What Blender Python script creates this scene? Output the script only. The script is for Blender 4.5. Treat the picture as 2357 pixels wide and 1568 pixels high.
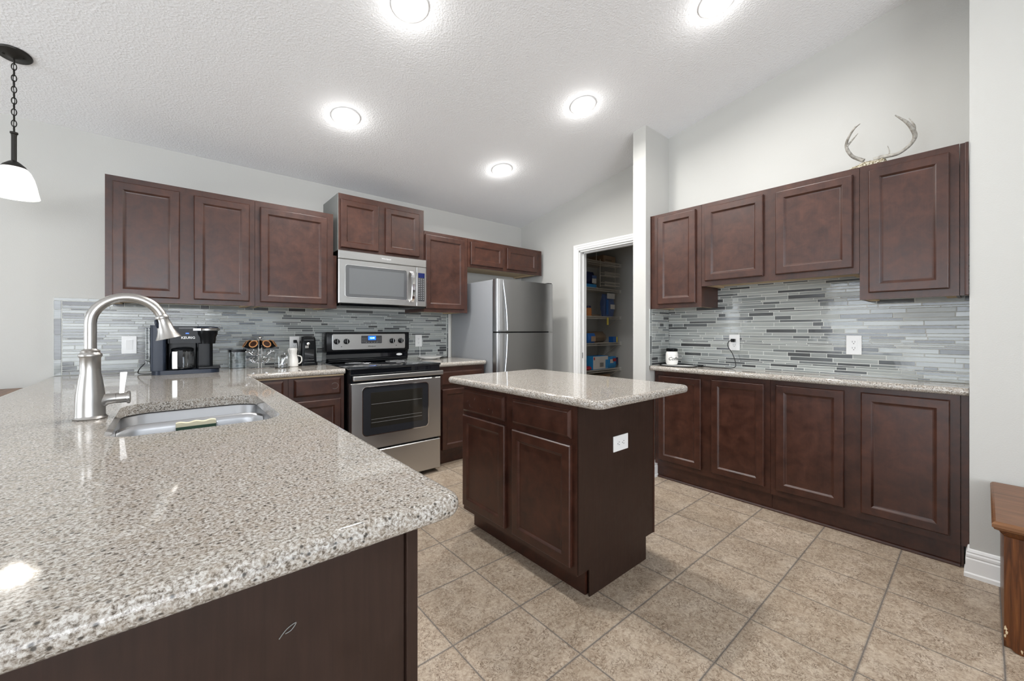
import bpy, bmesh, math, random
from mathutils import Vector, Matrix
random.seed(7)
R = math.radians
for o in list(bpy.data.objects): bpy.data.objects.remove(o)
SC = bpy.context.scene
COL = SC.collection

# ------------------------------------------------------------------ camera, world, exposure
cam_d = bpy.data.cameras.new('camera'); cam = bpy.data.objects.new('camera', cam_d); COL.objects.link(cam)
cam_d.sensor_width = 36.0; cam_d.lens = 924.2 / 2357 * 36.0
cam_d.shift_y = -(784 - 760.5) / 2357
cam_d.clip_start = 0.05
cam.location = (0, 0, 1.2); cam.rotation_euler = (R(90), 0, R(-40.37))
SC.camera = cam
SC.view_settings.view_transform = 'Standard'; SC.view_settings.look = 'None'
SC.view_settings.gamma = 1.0; SC.view_settings.use_curve_mapping = False
SC.view_settings.exposure = 0.57
W = bpy.data.worlds.new('world'); SC.world = W; W.use_nodes = True
bgn = W.node_tree.nodes['Background']; bgn.inputs[0].default_value = (0.74, 0.86, 1.0, 1); bgn.inputs[1].default_value = 2.0

def area(name, loc, rot, sx, sy, power, color=(1, 1, 1), shape='RECTANGLE', spread=180):
    d = bpy.data.lights.new(name, 'AREA'); d.shape = shape; d.size = sx; d.size_y = sy; d.energy = power; d.color = color
    d.spread = R(spread)
    o = bpy.data.objects.new(name, d); COL.objects.link(o); o.location = loc; o.rotation_euler = rot
    return o
# daylight entering through the room's openings (windows stand at these places)
area('window_daylight', (-4.05, 1.0, 1.25), (0, R(-100), 0), 2.0, 2.3, 52, (0.93, 0.97, 1.0))
area('window_daylight', (-3.2, 3.70, 1.15), (R(-90), 0, 0), 0.7, 1.5, 15, (0.93, 0.97, 1.0))
area('window_daylight', (-1.3, -4.35, 1.6), (R(104), 0, 0), 4.0, 2.2, 122, (0.97, 0.98, 1.0))

# ------------------------------------------------------------------ materials
def mat(name, col, rough=0.5, metal=0.0, spec=0.5, coat=0.0, coat_r=0.1, emit=None, es=0.0, trans=0.0, ior=1.45, alpha=1.0):
    m = bpy.data.materials.new(name); m.use_nodes = True
    b = m.node_tree.nodes['Principled BSDF']
    b.inputs['Base Color'].default_value = (*col, 1); b.inputs['Roughness'].default_value = rough
    b.inputs['Metallic'].default_value = metal; b.inputs['Specular IOR Level'].default_value = spec
    b.inputs['Coat Weight'].default_value = coat; b.inputs['Coat Roughness'].default_value = coat_r
    b.inputs['Transmission Weight'].default_value = trans; b.inputs['IOR'].default_value = ior
    b.inputs['Alpha'].default_value = alpha
    if emit: b.inputs['Emission Color'].default_value = (*emit, 1); b.inputs['Emission Strength'].default_value = es
    return m
class NT:
    def __init__(s, m): s.t = m.node_tree; s.n = s.t.nodes; s.b = s.n['Principled BSDF']
    def new(s, k, **kw):
        n = s.n.new(k)
        for a, v in kw.items(): setattr(n, a, v)
        return n
    def link(s, a, b): s.t.links.new(a, b)
    def coord(s, scale=(1, 1, 1), which='Object', loc=(0, 0, 0), rot=(0, 0, 0)):
        c = s.new('ShaderNodeTexCoord'); m = s.new('ShaderNodeMapping')
        m.inputs['Scale'].default_value = scale; m.inputs['Location'].default_value = loc; m.inputs['Rotation'].default_value = rot
        s.link(c.outputs[which], m.inputs[0]); return m.outputs[0]
    def geo(s):
        return s.new('ShaderNodeNewGeometry').outputs['Position']
    def noise(s, vec, scale, detail=3, rough=0.5, dist=0.0):
        n = s.new('ShaderNodeTexNoise'); n.inputs['Scale'].default_value = scale; n.inputs['Detail'].default_value = detail
        n.inputs['Roughness'].default_value = rough; n.inputs['Distortion'].default_value = dist
        s.link(vec, n.inputs['Vector']); return n.outputs['Fac']
    def ramp(s, fac, stops, interp='LINEAR'):
        r = s.new('ShaderNodeValToRGB'); cr = r.color_ramp; cr.interpolation = interp
        while len(cr.elements) < len(stops): cr.elements.new(0.5)
        for e, (p, c) in zip(cr.elements, stops):
            e.position = p; e.color = (*c, 1) if len(c) == 3 else c
        s.link(fac, r.inputs[0]); return r.outputs[0]
    def mix(s, fac, a, b, mode='MIX'):
        n = s.new('ShaderNodeMix'); n.data_type = 'RGBA'; n.blend_type = mode
        for i, v in ((0, fac), (6, a), (7, b)):
            if isinstance(v, (int, float)): n.inputs[i].default_value = v
            elif isinstance(v, tuple): n.inputs[i].default_value = (*v, 1)
            else: s.link(v, n.inputs[i])
        return n.outputs[2]
    def bump(s, h, strength, dist=0.001):
        b = s.new('ShaderNodeBump'); b.inputs['Strength'].default_value = strength; b.inputs['Distance'].default_value = dist
        s.link(h, b.inputs['Height']); s.link(b.outputs[0], s.b.inputs['Normal'])
    def math(s, op, a, b=None):
        n = s.new('ShaderNodeMath'); n.operation = op
        for i, v in enumerate((a, b)):
            if v is None: continue
            if isinstance(v, (int, float)): n.inputs[i].default_value = v
            else: s.link(v, n.inputs[i])
        return n.outputs[0]

M = {}
# painted drywall
m = M['wall'] = mat('wall_paint', (0.51, 0.505, 0.48), 0.62, spec=0.3); t = NT(m)
t.bump(t.noise(t.geo(), 170, 3, 0.6), 0.22, 0.002)
m = M['pantry_wall'] = mat('pantry_paint', (0.53, 0.525, 0.50), 0.7, spec=0.3); t = NT(m)
t.bump(t.noise(t.geo(), 170, 3, 0.6), 0.22, 0.002)
m = M['ceiling'] = mat('ceiling_texture', (0.86, 0.865, 0.875), 0.8, spec=0.2); t = NT(m)
g = t.geo(); v = t.new('ShaderNodeTexVoronoi'); v.inputs['Scale'].default_value = 85; t.link(g, v.inputs['Vector'])
h = t.math('ADD', t.math('MULTIPLY', t.noise(g, 90, 4, 0.6, 0.8), 1.0), t.math('MULTIPLY', v.outputs['Distance'], 0.5))
t.bump(h, 0.45, 0.007)
M['trim'] = mat('white_trim_paint', (0.80, 0.80, 0.79), 0.35)
# floor tile
TX, TY, TT = 1.8350, 0.9700, 0.3390
m = M['floor'] = mat('floor_tile', (0.5, 0.42, 0.33), 0.36, spec=0.4); t = NT(m)
g = t.geo(); sep = t.new('ShaderNodeSeparateXYZ'); t.link(g, sep.inputs[0])
def cell(c, o):
    a = t.math('DIVIDE', t.math('SUBTRACT', c, o), TT); f = t.math('FRACT', t.math('ADD', a, 100.0)); fl = t.math('FLOOR', a)
    d = t.math('MINIMUM', f, t.math('SUBTRACT', 1.0, f)); return t.math('MULTIPLY', d, TT), fl
dx, fx = cell(sep.outputs[0], TX); dy, fy = cell(sep.outputs[1], TY)
dd = t.math('MINIMUM', t.math('MULTIPLY', dx, 1.2), dy)
grout = t.ramp(dd, [(0.0, (1, 1, 1)), (0.0030, (1, 1, 1)), (0.0042, (0, 0, 0))])
wn = t.new('ShaderNodeTexWhiteNoise'); wn.noise_dimensions = '2D'
cb = t.new('ShaderNodeCombineXYZ'); t.link(fx, cb.inputs[0]); t.link(fy, cb.inputs[1]); t.link(cb.outputs[0], wn.inputs['Vector'])
off = t.new('ShaderNodeVectorMath'); off.operation = 'MULTIPLY_ADD'
t.link(wn.outputs['Color'], off.inputs[0]); off.inputs[1].default_value = (9, 9, 9); t.link(g, off.inputs[2])
ov = off.outputs[0]
n1 = t.noise(ov, 8, 9, 0.66, 0.5); n2 = t.noise(ov, 30, 7, 0.62, 2.6); n3 = t.noise(ov, 75, 5, 0.65, 0.8); n4 = t.noise(ov, 14, 6, 0.6, 1.0)
base = t.ramp(n1, [(0.30, (0.32, 0.245, 0.18)), (0.45, (0.41, 0.325, 0.245)), (0.56, (0.475, 0.39, 0.305)), (0.70, (0.56, 0.48, 0.395))])
base = t.mix(0.45, base, t.ramp(n3, [(0.36, (0.20, 0.145, 0.10)), (0.5, (0.43, 0.35, 0.27)), (0.63, (0.61, 0.53, 0.43))]))
vein = t.ramp(n2, [(0.468, (0, 0, 0)), (0.492, (1, 1, 1)), (0.508, (1, 1, 1)), (0.532, (0, 0, 0))])
base = t.mix(t.math('MULTIPLY', vein, t.ramp(n4, [(0.40, (0.0,) * 3), (0.52, (0.95,) * 3)])), base, (0.12, 0.078, 0.05))
tint = t.ramp(wn.outputs['Value'], [(0, (0.90, 0.89, 0.87)), (1, (1.0, 1.0, 1.0))])
base = t.mix(1.0, base, tint, 'MULTIPLY')
t.link(t.mix(grout, base, (0.115, 0.105, 0.098)), t.b.inputs['Base Color'])
t.link(t.ramp(grout, [(0, (0.33,) * 3), (1, (0.85,) * 3)]), t.b.inputs['Roughness'])
t.bump(t.math('SUBTRACT', t.math('MULTIPLY', n3, 0.12), grout), 0.5, 0.002)
# granite
def granite(name, light):
    m = mat(name, (0.5, 0.46, 0.4), 0.055, spec=0.4); t = NT(m); g = t.geo()
    L = light
    n1 = t.noise(g, 210, 4, 0.7, 0.4); n2 = t.noise(g, 55, 4, 0.6)
    c = t.ramp(n1, [(0.36, (0.12 * L, 0.10 * L, 0.08 * L)), (0.44, (0.35 * L, 0.31 * L, 0.265 * L)), (0.51, (0.52 * L, 0.48 * L, 0.43 * L)), (0.60, (0.76 * L, 0.74 * L, 0.70 * L))])
    c = t.mix(t.ramp(n2, [(0.44, (0.0,) * 3), (0.66, (0.40,) * 3)]), c, (0.42 * L, 0.35 * L, 0.27 * L))
    v2 = t.new('ShaderNodeTexVoronoi'); v2.inputs['Scale'].default_value = 150; t.link(g, v2.inputs['Vector'])
    s2 = t.new('ShaderNodeSeparateColor'); t.link(v2.outputs['Color'], s2.inputs[0])
    dk = t.ramp(s2.outputs[1], [(0.84, (0, 0, 0)), (0.88, (1, 1, 1))])
    dk2 = t.math('MULTIPLY', dk, t.ramp(v2.outputs['Distance'], [(0.22, (1, 1, 1)), (0.50, (0, 0, 0))]))
    c = t.mix(t.math('MULTIPLY', dk2, 0.9), c, (0.040, 0.036, 0.030))
    t.link(c, t.b.inputs['Base Color'])
    return m
M['granite'] = granite('speckled_granite', 0.74)
# wood
def wood(name, c1, c2, rough=0.33, coat=0.25, grain=0.25):
    m = mat(name, c1, rough, spec=0.35, coat=coat, coat_r=0.30); t = NT(m); g = t.geo()
    n = t.noise(g, 13, 6, 0.66, 0.4)
    mp = t.new('ShaderNodeMapping'); mp.inputs['Scale'].default_value = (60, 60, 3.0); t.link(g, mp.inputs[0])
    n2 = t.noise(mp.outputs[0], 2.2, 5, 0.6, 0.3)
    c = t.ramp(n, [(0.3, c1), (0.7, c2)])
    c = t.mix(grain, c, t.ramp(n2, [(0.35, tuple(x * 0.6 for x in c1)), (0.65, c2)]))
    t.link(c, t.b.inputs['Base Color'])
    t.link(t.ramp(n, [(0.3, (rough - 0.05,) * 3), (0.7, (rough + 0.1,) * 3)]), t.b.inputs['Roughness'])
    return m
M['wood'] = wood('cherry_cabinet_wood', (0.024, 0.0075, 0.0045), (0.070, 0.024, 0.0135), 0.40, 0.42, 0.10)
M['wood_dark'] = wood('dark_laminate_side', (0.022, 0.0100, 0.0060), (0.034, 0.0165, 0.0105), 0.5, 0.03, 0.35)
M['ply'] = mat('raw_plywood', (0.52, 0.40, 0.25), 0.7)
M['grey_side'] = mat('grey_cabinet_side', (0.21, 0.215, 0.205), 0.5)
def oak(name, c1, c2, c3, axis):
    m = mat(name, c1, 0.38, spec=0.3, coat=0.12, coat_r=0.15); t = NT(m)
    sc = {'x': (1.6, 26, 26), 'z': (26, 26, 1.6), 'y': (26, 1.6, 26)}[axis]
    mp = t.new('ShaderNodeMapping'); mp.inputs['Scale'].default_value = sc; t.link(t.geo(), mp.inputs[0])
    n = t.noise(mp.outputs[0], 2.0, 6, 0.62, 0.9)
    t.link(t.ramp(n, [(0.32, c1), (0.5, c2), (0.68, c3)]), t.b.inputs['Base Color']); return m
M['oak'] = oak('stained_oak', (0.030, 0.008, 0.002), (0.085, 0.026, 0.006), (0.15, 0.052, 0.013), 'z')
M['oak_top'] = oak('stained_oak_top', (0.085, 0.033, 0.013), (0.15, 0.066, 0.028), (0.22, 0.105, 0.048), 'y')
# metals, plastics, glass
def brushed(name, col, rough, axis='x', amt=0.05):
    m = mat(name, col, rough, 1.0); t = NT(m)
    sc = {'x': (2, 400, 400), 'z': (400, 400, 2)}[axis]
    mp = t.new('ShaderNodeMapping'); mp.inputs['Scale'].default_value = sc; t.link(t.geo(), mp.inputs[0])
    n = t.noise(mp.outputs[0], 1.0, 2, 0.5)
    t.link(t.ramp(n, [(0.3, (rough - amt / 2,) * 3), (0.7, (rough + amt / 2,) * 3)]), t.b.inputs['Roughness'])
    return m
M['steel'] = brushed('brushed_steel', (0.50, 0.495, 0.485), 0.30)
M['sink_steel'] = brushed('sink_steel', (0.40, 0.405, 0.415), 0.34)
M['nickel'] = brushed('brushed_nickel', (0.40, 0.385, 0.365), 0.33, 'z')
M['fridge_steel'] = brushed('fridge_steel', (0.40, 0.40, 0.395), 0.33)
M['fridge_side'] = mat('fridge_side_grey', (0.30, 0.31, 0.325), 0.42, 0.15)
M['chrome'] = mat('chrome', (0.85, 0.85, 0.86), 0.08, 1.0)
M['black'] = mat('black_plastic', (0.005, 0.0055, 0.0065), 0.25, spec=0.2)
M['black_gloss'] = mat('black_glass', (0.006, 0.007, 0.009), 0.05, coat=0.5, coat_r=0.03)
M['black_matte'] = mat('matte_black', (0.010, 0.010, 0.011), 0.6)
M['rubber'] = mat('rubber_cord', (0.012, 0.012, 0.013), 0.5)
M['blue_black'] = mat('blue_black_plastic', (0.014, 0.020, 0.034), 0.3, spec=0.3)
M['bronze'] = mat('dark_bronze_metal', (0.030, 0.028, 0.025), 0.45, 0.6)
M['oven_glass'] = mat('oven_glass', (0.022, 0.024, 0.028), 0.07, coat=0.4, coat_r=0.03)
M['oven_inner'] = mat('oven_inner_glass', (0.020, 0.019, 0.016), 0.06, coat=0.4, coat_r=0.03)
M['mw_glass'] = mat('microwave_glass', (0.085, 0.088, 0.092), 0.16, coat=0.5)
M['mw_inner'] = mat('microwave_mesh_glass', (0.12, 0.125, 0.13), 0.16, coat=0.5)
M['keypad'] = mat('keypad_grey', (0.045, 0.045, 0.048), 0.3)
M['key_ink'] = mat('key_ink', (0.4, 0.4, 0.4), 0.5)
M['display'] = mat('blue_display', (0.0, 0.01, 0.05), 0.2, emit=(0.01, 0.12, 0.9), es=1.6)
M['display_dim'] = mat('dim_blue_display', (0.004, 0.006, 0.03), 0.2, emit=(0.01, 0.02, 0.12), es=0.5)
M['digits'] = mat('lit_digits', (0.2, 0.6, 1.0), 0.3, emit=(0.25, 0.65, 1.0), es=3)
M['white'] = mat('white_plastic', (0.80, 0.80, 0.79), 0.3)
M['cream'] = mat('cream_ceramic', (0.78, 0.76, 0.72), 0.35)
M['ink'] = mat('black_ink', (0.012, 0.012, 0.012), 0.5)
M['print_white'] = mat('white_print', (0.7, 0.7, 0.7), 0.4)
M['glass'] = mat('clear_glass', (0.97, 0.98, 0.98), 0.02, trans=1.0, ior=1.45)
M['smoke'] = mat('smoky_clear_plastic', (0.80, 0.82, 0.82), 0.05, trans=1.0, ior=1.3)
M['window_glass'] = mat('window_glass', (1, 1, 1), 0.0, trans=1.0, ior=1.01)
M['can_light'] = mat('lit_led_lens', (1, 1, 1), 0.5, emit=(1, 0.98, 0.95), es=9)
M['shade'] = mat('alabaster_glass', (0.86, 0.84, 0.80), 0.35, emit=(1, 0.95, 0.87), es=0.85)
t = NT(M['shade']); n = t.noise(t.geo(), 22, 4, 0.6, 1.2)
t.link(t.ramp(n, [(0.35, (0.66, 0.62, 0.56)), (0.65, (1, 0.97, 0.92))]), t.b.inputs['Emission Color'])
M['bulb'] = mat('lit_bulb', (1, 1, 1), 0.5, emit=(1, 0.95, 0.85), es=10)
M['foil_orange'] = mat('orange_foil_rim', (0.50, 0.23, 0.085), 0.4)
M['pod_dark'] = mat('pod_coffee_dark', (0.035, 0.012, 0.006), 0.4)
M['sponge'] = mat('cream_sponge', (0.68, 0.64, 0.47), 0.95)
M['scour'] = mat('green_scourer', (0.035, 0.075, 0.050), 0.95)
M['bone'] = mat('antler_bone', (0.56, 0.54, 0.50), 0.6); t = NT(M['bone'])
t.link(t.ramp(t.noise(t.geo(), 40, 5, 0.7), [(0.35, (0.16, 0.145, 0.12)), (0.6, (0.40, 0.38, 0.34))]), t.b.inputs['Base Color'])
M['skull'] = mat('skull_fur', (0.3, 0.25, 0.18), 0.9); t = NT(M['skull'])
t.link(t.ramp(t.noise(t.geo(), 130, 4, 0.8), [(0.4, (0.05, 0.04, 0.02)), (0.5, (0.30, 0.25, 0.15)), (0.62, (0.75, 0.72, 0.64))]), t.b.inputs['Base Color'])
M['card'] = mat('brown_cardboard', (0.27, 0.17, 0.10), 0.8)
M['card_light'] = mat('cardboard_face', (0.38, 0.26, 0.17), 0.8)
M['wire'] = mat('white_coated_wire', (0.62, 0.57, 0.50), 0.4)
M['navy'] = mat('navy_packaging', (0.015, 0.022, 0.09), 0.35)
M['blue'] = mat('blue_packaging', (0.02, 0.13, 0.45), 0.35)
M['skyblue'] = mat('sky_blue_packaging', (0.03, 0.28, 0.65), 0.35)
M['denim'] = mat('faded_blue_packaging', (0.10, 0.16, 0.36), 0.35)
M['paper'] = mat('paper_white', (0.66, 0.64, 0.62), 0.6)
M['brownbag'] = mat('brown_film', (0.22, 0.155, 0.10), 0.45)
M['red'] = mat('red_packaging', (0.45, 0.02, 0.03), 0.35)
M['yellow'] = mat('yellow_tag', (0.75, 0.62, 0.10), 0.5)
M['orange'] = mat('orange_snack', (0.5, 0.18, 0.05), 0.6)
# glass mosaic tile colours
TILE = []
for i, (c, ro) in enumerate([((0.50, 0.53, 0.51), 0.12), ((0.40, 0.425, 0.415), 0.10), ((0.32, 0.345, 0.34), 0.09), ((0.24, 0.26, 0.262), 0.10),
                       ((0.125, 0.135, 0.138), 0.12), ((0.085, 0.090, 0.092), 0.16), ((0.045, 0.046, 0.048), 0.2), ((0.46, 0.48, 0.45), 0.3)]):
    c = tuple(x * (0.67 if x > .2 else .80) for x in c)
    mm = mat('mosaic_tile_glass', c, ro, spec=0.5, coat=0.25, coat_r=0.05); t = NT(mm); g = t.geo()
    mp = t.new('ShaderNodeMapping'); mp.inputs['Scale'].default_value = (5, 5, 160); t.link(g, mp.inputs[0])
    t.link(t.mix(0.5, c, t.ramp(t.noise(mp.outputs[0], 1.3, 3, 0.5), [(0.35, tuple(x * 0.72 for x in c)), (0.65, tuple(min(1, x * 1.22) for x in c))])), t.b.inputs['Base Color'])
    t.bump(t.noise(g, 28, 2, 0.5), 0.10, 0.004)
    TILE.append(mm)
M['grout'] = mat('tile_grout', (0.60, 0.61, 0.58), 0.7)

# ------------------------------------------------------------------ helpers
def link(name, me, mats, parent=None, smooth=False, loc=None, rot=None):
    o = bpy.data.objects.new(name, me); COL.objects.link(o)
    for m_ in (mats if isinstance(mats, (list, tuple)) else [mats]): me.materials.append(M[m_] if isinstance(m_, str) else m_)
    if smooth:
        for p in me.polygons: p.use_smooth = True
        try: me.set_sharp_from_angle(angle=R(38))
        except Exception: pass
    if parent is not None: o.parent = parent
    if loc is not None: o.location = loc
    if rot is not None: o.rotation_euler = rot
    return o
class MB:
    """collects geometry for ONE mesh object"""
    def __init__(s): s.v = []; s.f = []; s.mi = []; s.T = None
    def add(s, vs, fs, mi=0):
        n = len(s.v)
        s.v += [tuple(s.T @ Vector(v)) if s.T else tuple(v) for v in vs]
        s.f += [tuple(i + n for i in f) for f in fs]; s.mi += [mi] * len(fs); return s
    def box(s, x0, x1, y0, y1, z0, z1, mi=0):
        x0, x1 = sorted((x0, x1)); y0, y1 = sorted((y0, y1)); z0, z1 = sorted((z0, z1))
        vs = [(x0, y0, z0), (x1, y0, z0), (x1, y1, z0), (x0, y1, z0), (x0, y0, z1), (x1, y0, z1), (x1, y1, z1), (x0, y1, z1)]
        return s.add(vs, [(0, 3, 2, 1), (4, 5, 6, 7), (0, 1, 5, 4), (1, 2, 6, 5), (2, 3, 7, 6), (3, 0, 4, 7)], mi)
    def cbox(s, x0, x1, y0, y1, z0, z1, c=0.003, mi=0):
        """box with chamfered edges"""
        x0, x1 = sorted((x0, x1)); y0, y1 = sorted((y0, y1)); z0, z1 = sorted((z0, z1))
        bm = bmesh.new(); bmesh.ops.create_cube(bm, size=1)
        for v in bm.verts: v.co = Vector(((x0 + x1) / 2 + v.co.x * (x1 - x0), (y0 + y1) / 2 + v.co.y * (y1 - y0), (z0 + z1) / 2 + v.co.z * (z1 - z0)))
        c = min(c, (x1 - x0) * .45, (y1 - y0) * .45, (z1 - z0) * .45)
        bmesh.ops.bevel(bm, geom=bm.edges[:], offset=c, segments=2, affect='EDGES', profile=0.5)
        bm.verts.index_update()
        s.add([v.co[:] for v in bm.verts], [[v.index for v in f.verts] for f in bm.faces], mi); bm.free(); return s
    def loops(s, rings, mi=0, cap0=True, cap1=True, closed=True):
        n = len(rings[0]); vs = [p for r in rings for p in r]; fs = []
        for k in range(len(rings) - 1):
            for i in range(n if closed else n - 1):
                j = (i + 1) % n; fs.append((k * n + i, k * n + j, (k + 1) * n + j, (k + 1) * n + i))
        if cap0: fs.append(tuple(reversed(range(n))))
        if cap1: fs.append(tuple((len(rings) - 1) * n + i for i in range(n)))
        return s.add(vs, fs, mi)
    def lathe(s, prof, c=(0, 0, 0), n=32, mi=0, cap0=True, cap1=True, sy=1.0):
        rings = [[(c[0] + r * math.cos(2 * math.pi * i / n), c[1] + sy * r * math.sin(2 * math.pi * i / n), c[2] + z) for i in range(n)] for r, z in prof]
        return s.loops(rings, mi, cap0, cap1)
    def tube(s, pts, r, n=10, mi=0, caps=True):
        pts = [Vector(p) for p in pts]; rs = r if isinstance(r, (list, tuple)) else [r] * len(pts)
        rings = []; up = None
        for i, p in enumerate(pts):
            d = (pts[min(i + 1, len(pts) - 1)] - pts[max(i - 1, 0)]).normalized()
            if up is None:
                up = Vector((0, 0, 1)) if abs(d.z) < 0.9 else Vector((1, 0, 0))
            a = (up - d * up.dot(d)).normalized(); b = d.cross(a); up = a
            rings.append([tuple(p + a * rs[i] * math.cos(2 * math.pi * k / n) + b * rs[i] * math.sin(2 * math.pi * k / n)) for k in range(n)])
        return s.loops(rings, mi, caps, caps)
    def ball(s, c, r, n=14, mi=0, sc=(1, 1, 1)):
        rings = []
        for k in range(1, n // 2):
            a = math.pi * k / (n // 2)
            rings.append([(c[0] + sc[0] * r * math.sin(a) * math.cos(2 * math.pi * i / n), c[1] + sc[1] * r * math.sin(a) * math.sin(2 * math.pi * i / n), c[2] - sc[2] * r * math.cos(a)) for i in range(n)])
        return s.loops(rings, mi)
    def build(s, name, mats, parent=None, smooth=False, **kw):
        me = bpy.data.meshes.new(name); me.from_pydata(s.v, [], s.f); me.update()
        bm = bmesh.new(); bm.from_mesh(me); bmesh.ops.recalc_face_normals(bm, faces=bm.faces[:]); bm.to_mesh(me); bm.free()
        o = link(name, me, mats, parent, smooth, **kw)
        for p, i in zip(me.polygons, s.mi): p.material_index = i
        return o
def smooth_path(pts, sub=6):
    P = [Vector(p) for p in pts]; out = []
    for i in range(len(P) - 1):
        p0, p1, p2, p3 = P[max(i - 1, 0)], P[i], P[i + 1], P[min(i + 2, len(P) - 1)]
        for k in range(sub):
            u = k / sub
            out.append(0.5 * ((2 * p1) + (-p0 + p2) * u + (2 * p0 - 5 * p1 + 4 * p2 - p3) * u * u + (-p0 + 3 * p1 - 3 * p2 + p3) * u ** 3))
    out.append(P[-1]); return out
def rrect(x0, x1, z0, z1, r, n=6):
    out = []
    for cx, cz, a0 in ((x1 - r, z1 - r, 0), (x0 + r, z1 - r, 90), (x0 + r, z0 + r, 180), (x1 - r, z0 + r, 270)):
        for k in range(n + 1):
            a = R(a0 + 90 * k / n); out.append((cx + r * math.cos(a), cz + r * math.sin(a)))
    return out
def thing(name, label, cat, loc=(0, 0, 0), rotz=0, group=None):
    o = bpy.data.objects.new(name, None); COL.objects.link(o); o.empty_display_size = 0.1
    o.location = loc; o.rotation_euler = (0, 0, rotz); return tag(o, label, cat, group)
def tag(o, label, cat, group=None):
    o['label'] = label; o['category'] = cat
    if group: o['group'] = group
    return o
def struct(o): o['kind'] = 'structure'; return o
def text_mesh(s, size, name='lettering', m_='ink', parent=None, loc=(0, 0, 0), rot=(R(90), 0, 0), shear=0.0, depth=0.0006, bold=0.0):
    cu = bpy.data.curves.new('t', 'FONT'); cu.body = s; cu.size = size; cu.align_x = 'CENTER'; cu.align_y = 'CENTER'
    cu.shear = shear; cu.extrude = depth; cu.offset = bold; cu.resolution_u = 3
    o = bpy.data.objects.new('t', cu); COL.objects.link(o); bpy.context.view_layer.update()
    me = bpy.data.meshes.new_from_object(o.evaluated_get(bpy.context.evaluated_depsgraph_get()))
    bpy.data.objects.remove(o); bpy.data.curves.remove(cu); me.materials.clear(); me.name = name
    return link(name, me, m_, parent, loc=loc, rot=rot)

# ------------------------------------------------------------------ setting
YA = 3.76; SL = 0.18
def zc(y): return 2.4825 + SL * (YA - y)
def wall(name, boxes, m_='wall', sides=None):
    b = MB()
    for (x0, x1, y0, y1, z0, z1) in boxes:
        if z1 is None:
            a, c_ = zc(y0), zc(y1)
            b.add([(x0, y0, z0), (x1, y0, z0), (x1, y1, z0), (x0, y1, z0), (x0, y0, a), (x1, y0, a), (x1, y1, c_), (x0, y1, c_)],
                  [(0, 3, 2, 1), (4, 5, 6, 7), (0, 1, 5, 4), (1, 2, 6, 5), (2, 3, 7, 6), (3, 0, 4, 7)])
        else: b.box(x0, x1, y0, y1, z0, z1)
    return struct(b.build(name, m_))
XL, YF = -4.2, -4.5
struct(MB().box(XL - .1, 4.8, YF - .1, YA + .1, -0.10, 0.0).build('floor', 'floor'))
b = MB(); y0, y1 = YF - .1, YA + .1
b.add([(XL - .1, y0, zc(y0)), (3.46, y0, zc(y0)), (3.46, y1, zc(y1)), (XL - .1, y1, zc(y1)), (XL - .1, y0, zc(y0) + .1), (3.46, y0, zc(y0) + .1), (3.46, y1, zc(y1) + .1), (XL - .1, y1, zc(y1) + .1)],
      [(0, 1, 2, 3), (4, 7, 6, 5), (0, 4, 5, 1), (1, 5, 6, 2), (2, 6, 7, 3), (3, 7, 4, 0)])
struct(b.build('ceiling', 'ceiling'))
# wall behind the range, with a window opening in the dining end
wall('wall_back', [(XL, -3.6, YA, YA + .1, 0, None), (-3.6, -2.8, YA, YA + .1, 0, .4), (-3.6, -2.8, YA, YA + .1, 1.9, None), (-2.8, 3.45, YA, YA + .1, 0, None)])
wall('wall_left', [(XL - .1, XL, YF, -.15, 0, None), (XL - .1, XL, -.15, 2.15, 2.25, None), (XL - .1, XL, 2.15, YA, 0, None)])
wall('wall_front', [(XL, -3.4, YF - .1, YF, 0, None), (-3.4, 2.2, YF - .1, YF, 0, .45), (-3.4, 2.2, YF - .1, YF, 2.75, None), (2.2, 3.46, YF - .1, YF, 0, None)])
wall('wall_right', [(2.97, 3.46, YF, .047, 0, None)])
wall('wall_alcove', [(3.256, 3.35, .047, 1.755, 0, None)])
wall('wall_column', [(2.897, 3.35, 1.755, 1.87, 0, None)])
DY0, DY1, DZ = 2.06, 2.822, 2.05
wall('wall_pantry', [(3.35, 3.45, 1.87, DY0, 0, None), (3.35, 3.45, DY1, YA, 0, None), (3.35, 3.45, DY0, DY1, DZ, None)])
wall('wall_pantry_inside', [(3.45, 4.76, 3.59, 3.69, 0, 2.5), (4.66, 4.76, 1.87, 3.59, 0, 2.5), (3.45, 4.76, 1.77, 1.87, 0, 2.5), (3.45, 4.76, 1.77, 3.69, 2.5, 2.6)], 'pantry_wall')
# windows
def window(n, x0, x1, y0, y1, z0, z1, axis, mull):
    b = MB(); f = 0.05; g = MB()
    if axis == 'x':   # in a wall facing x
        xc_ = (x0 + x1) / 2; b.box(x0, x1, y0, y0 + f, z0, z1); b.box(x0, x1, y1 - f, y1, z0, z1); b.box(x0, x1, y0, y1, z0, z0 + f); b.box(x0, x1, y0, y1, z1 - f, z1)
        for k in range(1, mull): yy = y0 + (y1 - y0) * k / mull; b.box(x0, x1, yy - f * .6, yy + f * .6, z0, z1)
        g.box(xc_ - .003, xc_ + .003, y0 + f, y1 - f, z0 + f, z1 - f)
    else:
        yc_ = (y0 + y1) / 2; b.box(x0, x0 + f, y0, y1, z0, z1); b.box(x1 - f, x1, y0, y1, z0, z1); b.box(x0, x1, y0, y1, z0, z0 + f); b.box(x0, x1, y0, y1, z1 - f, z1)
        for k in range(1, mull): xx = x0 + (x1 - x0) * k / mull; b.box(xx - f * .6, xx + f * .6, y0, y1, z0, z1)
        g.box(x0 + f, x1 - f, yc_ - .003, yc_ + .003, z0 + f, z1 - f)
    w = struct(b.build(n, 'trim')); g.build('window_pane', 'window_glass', w)
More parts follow.
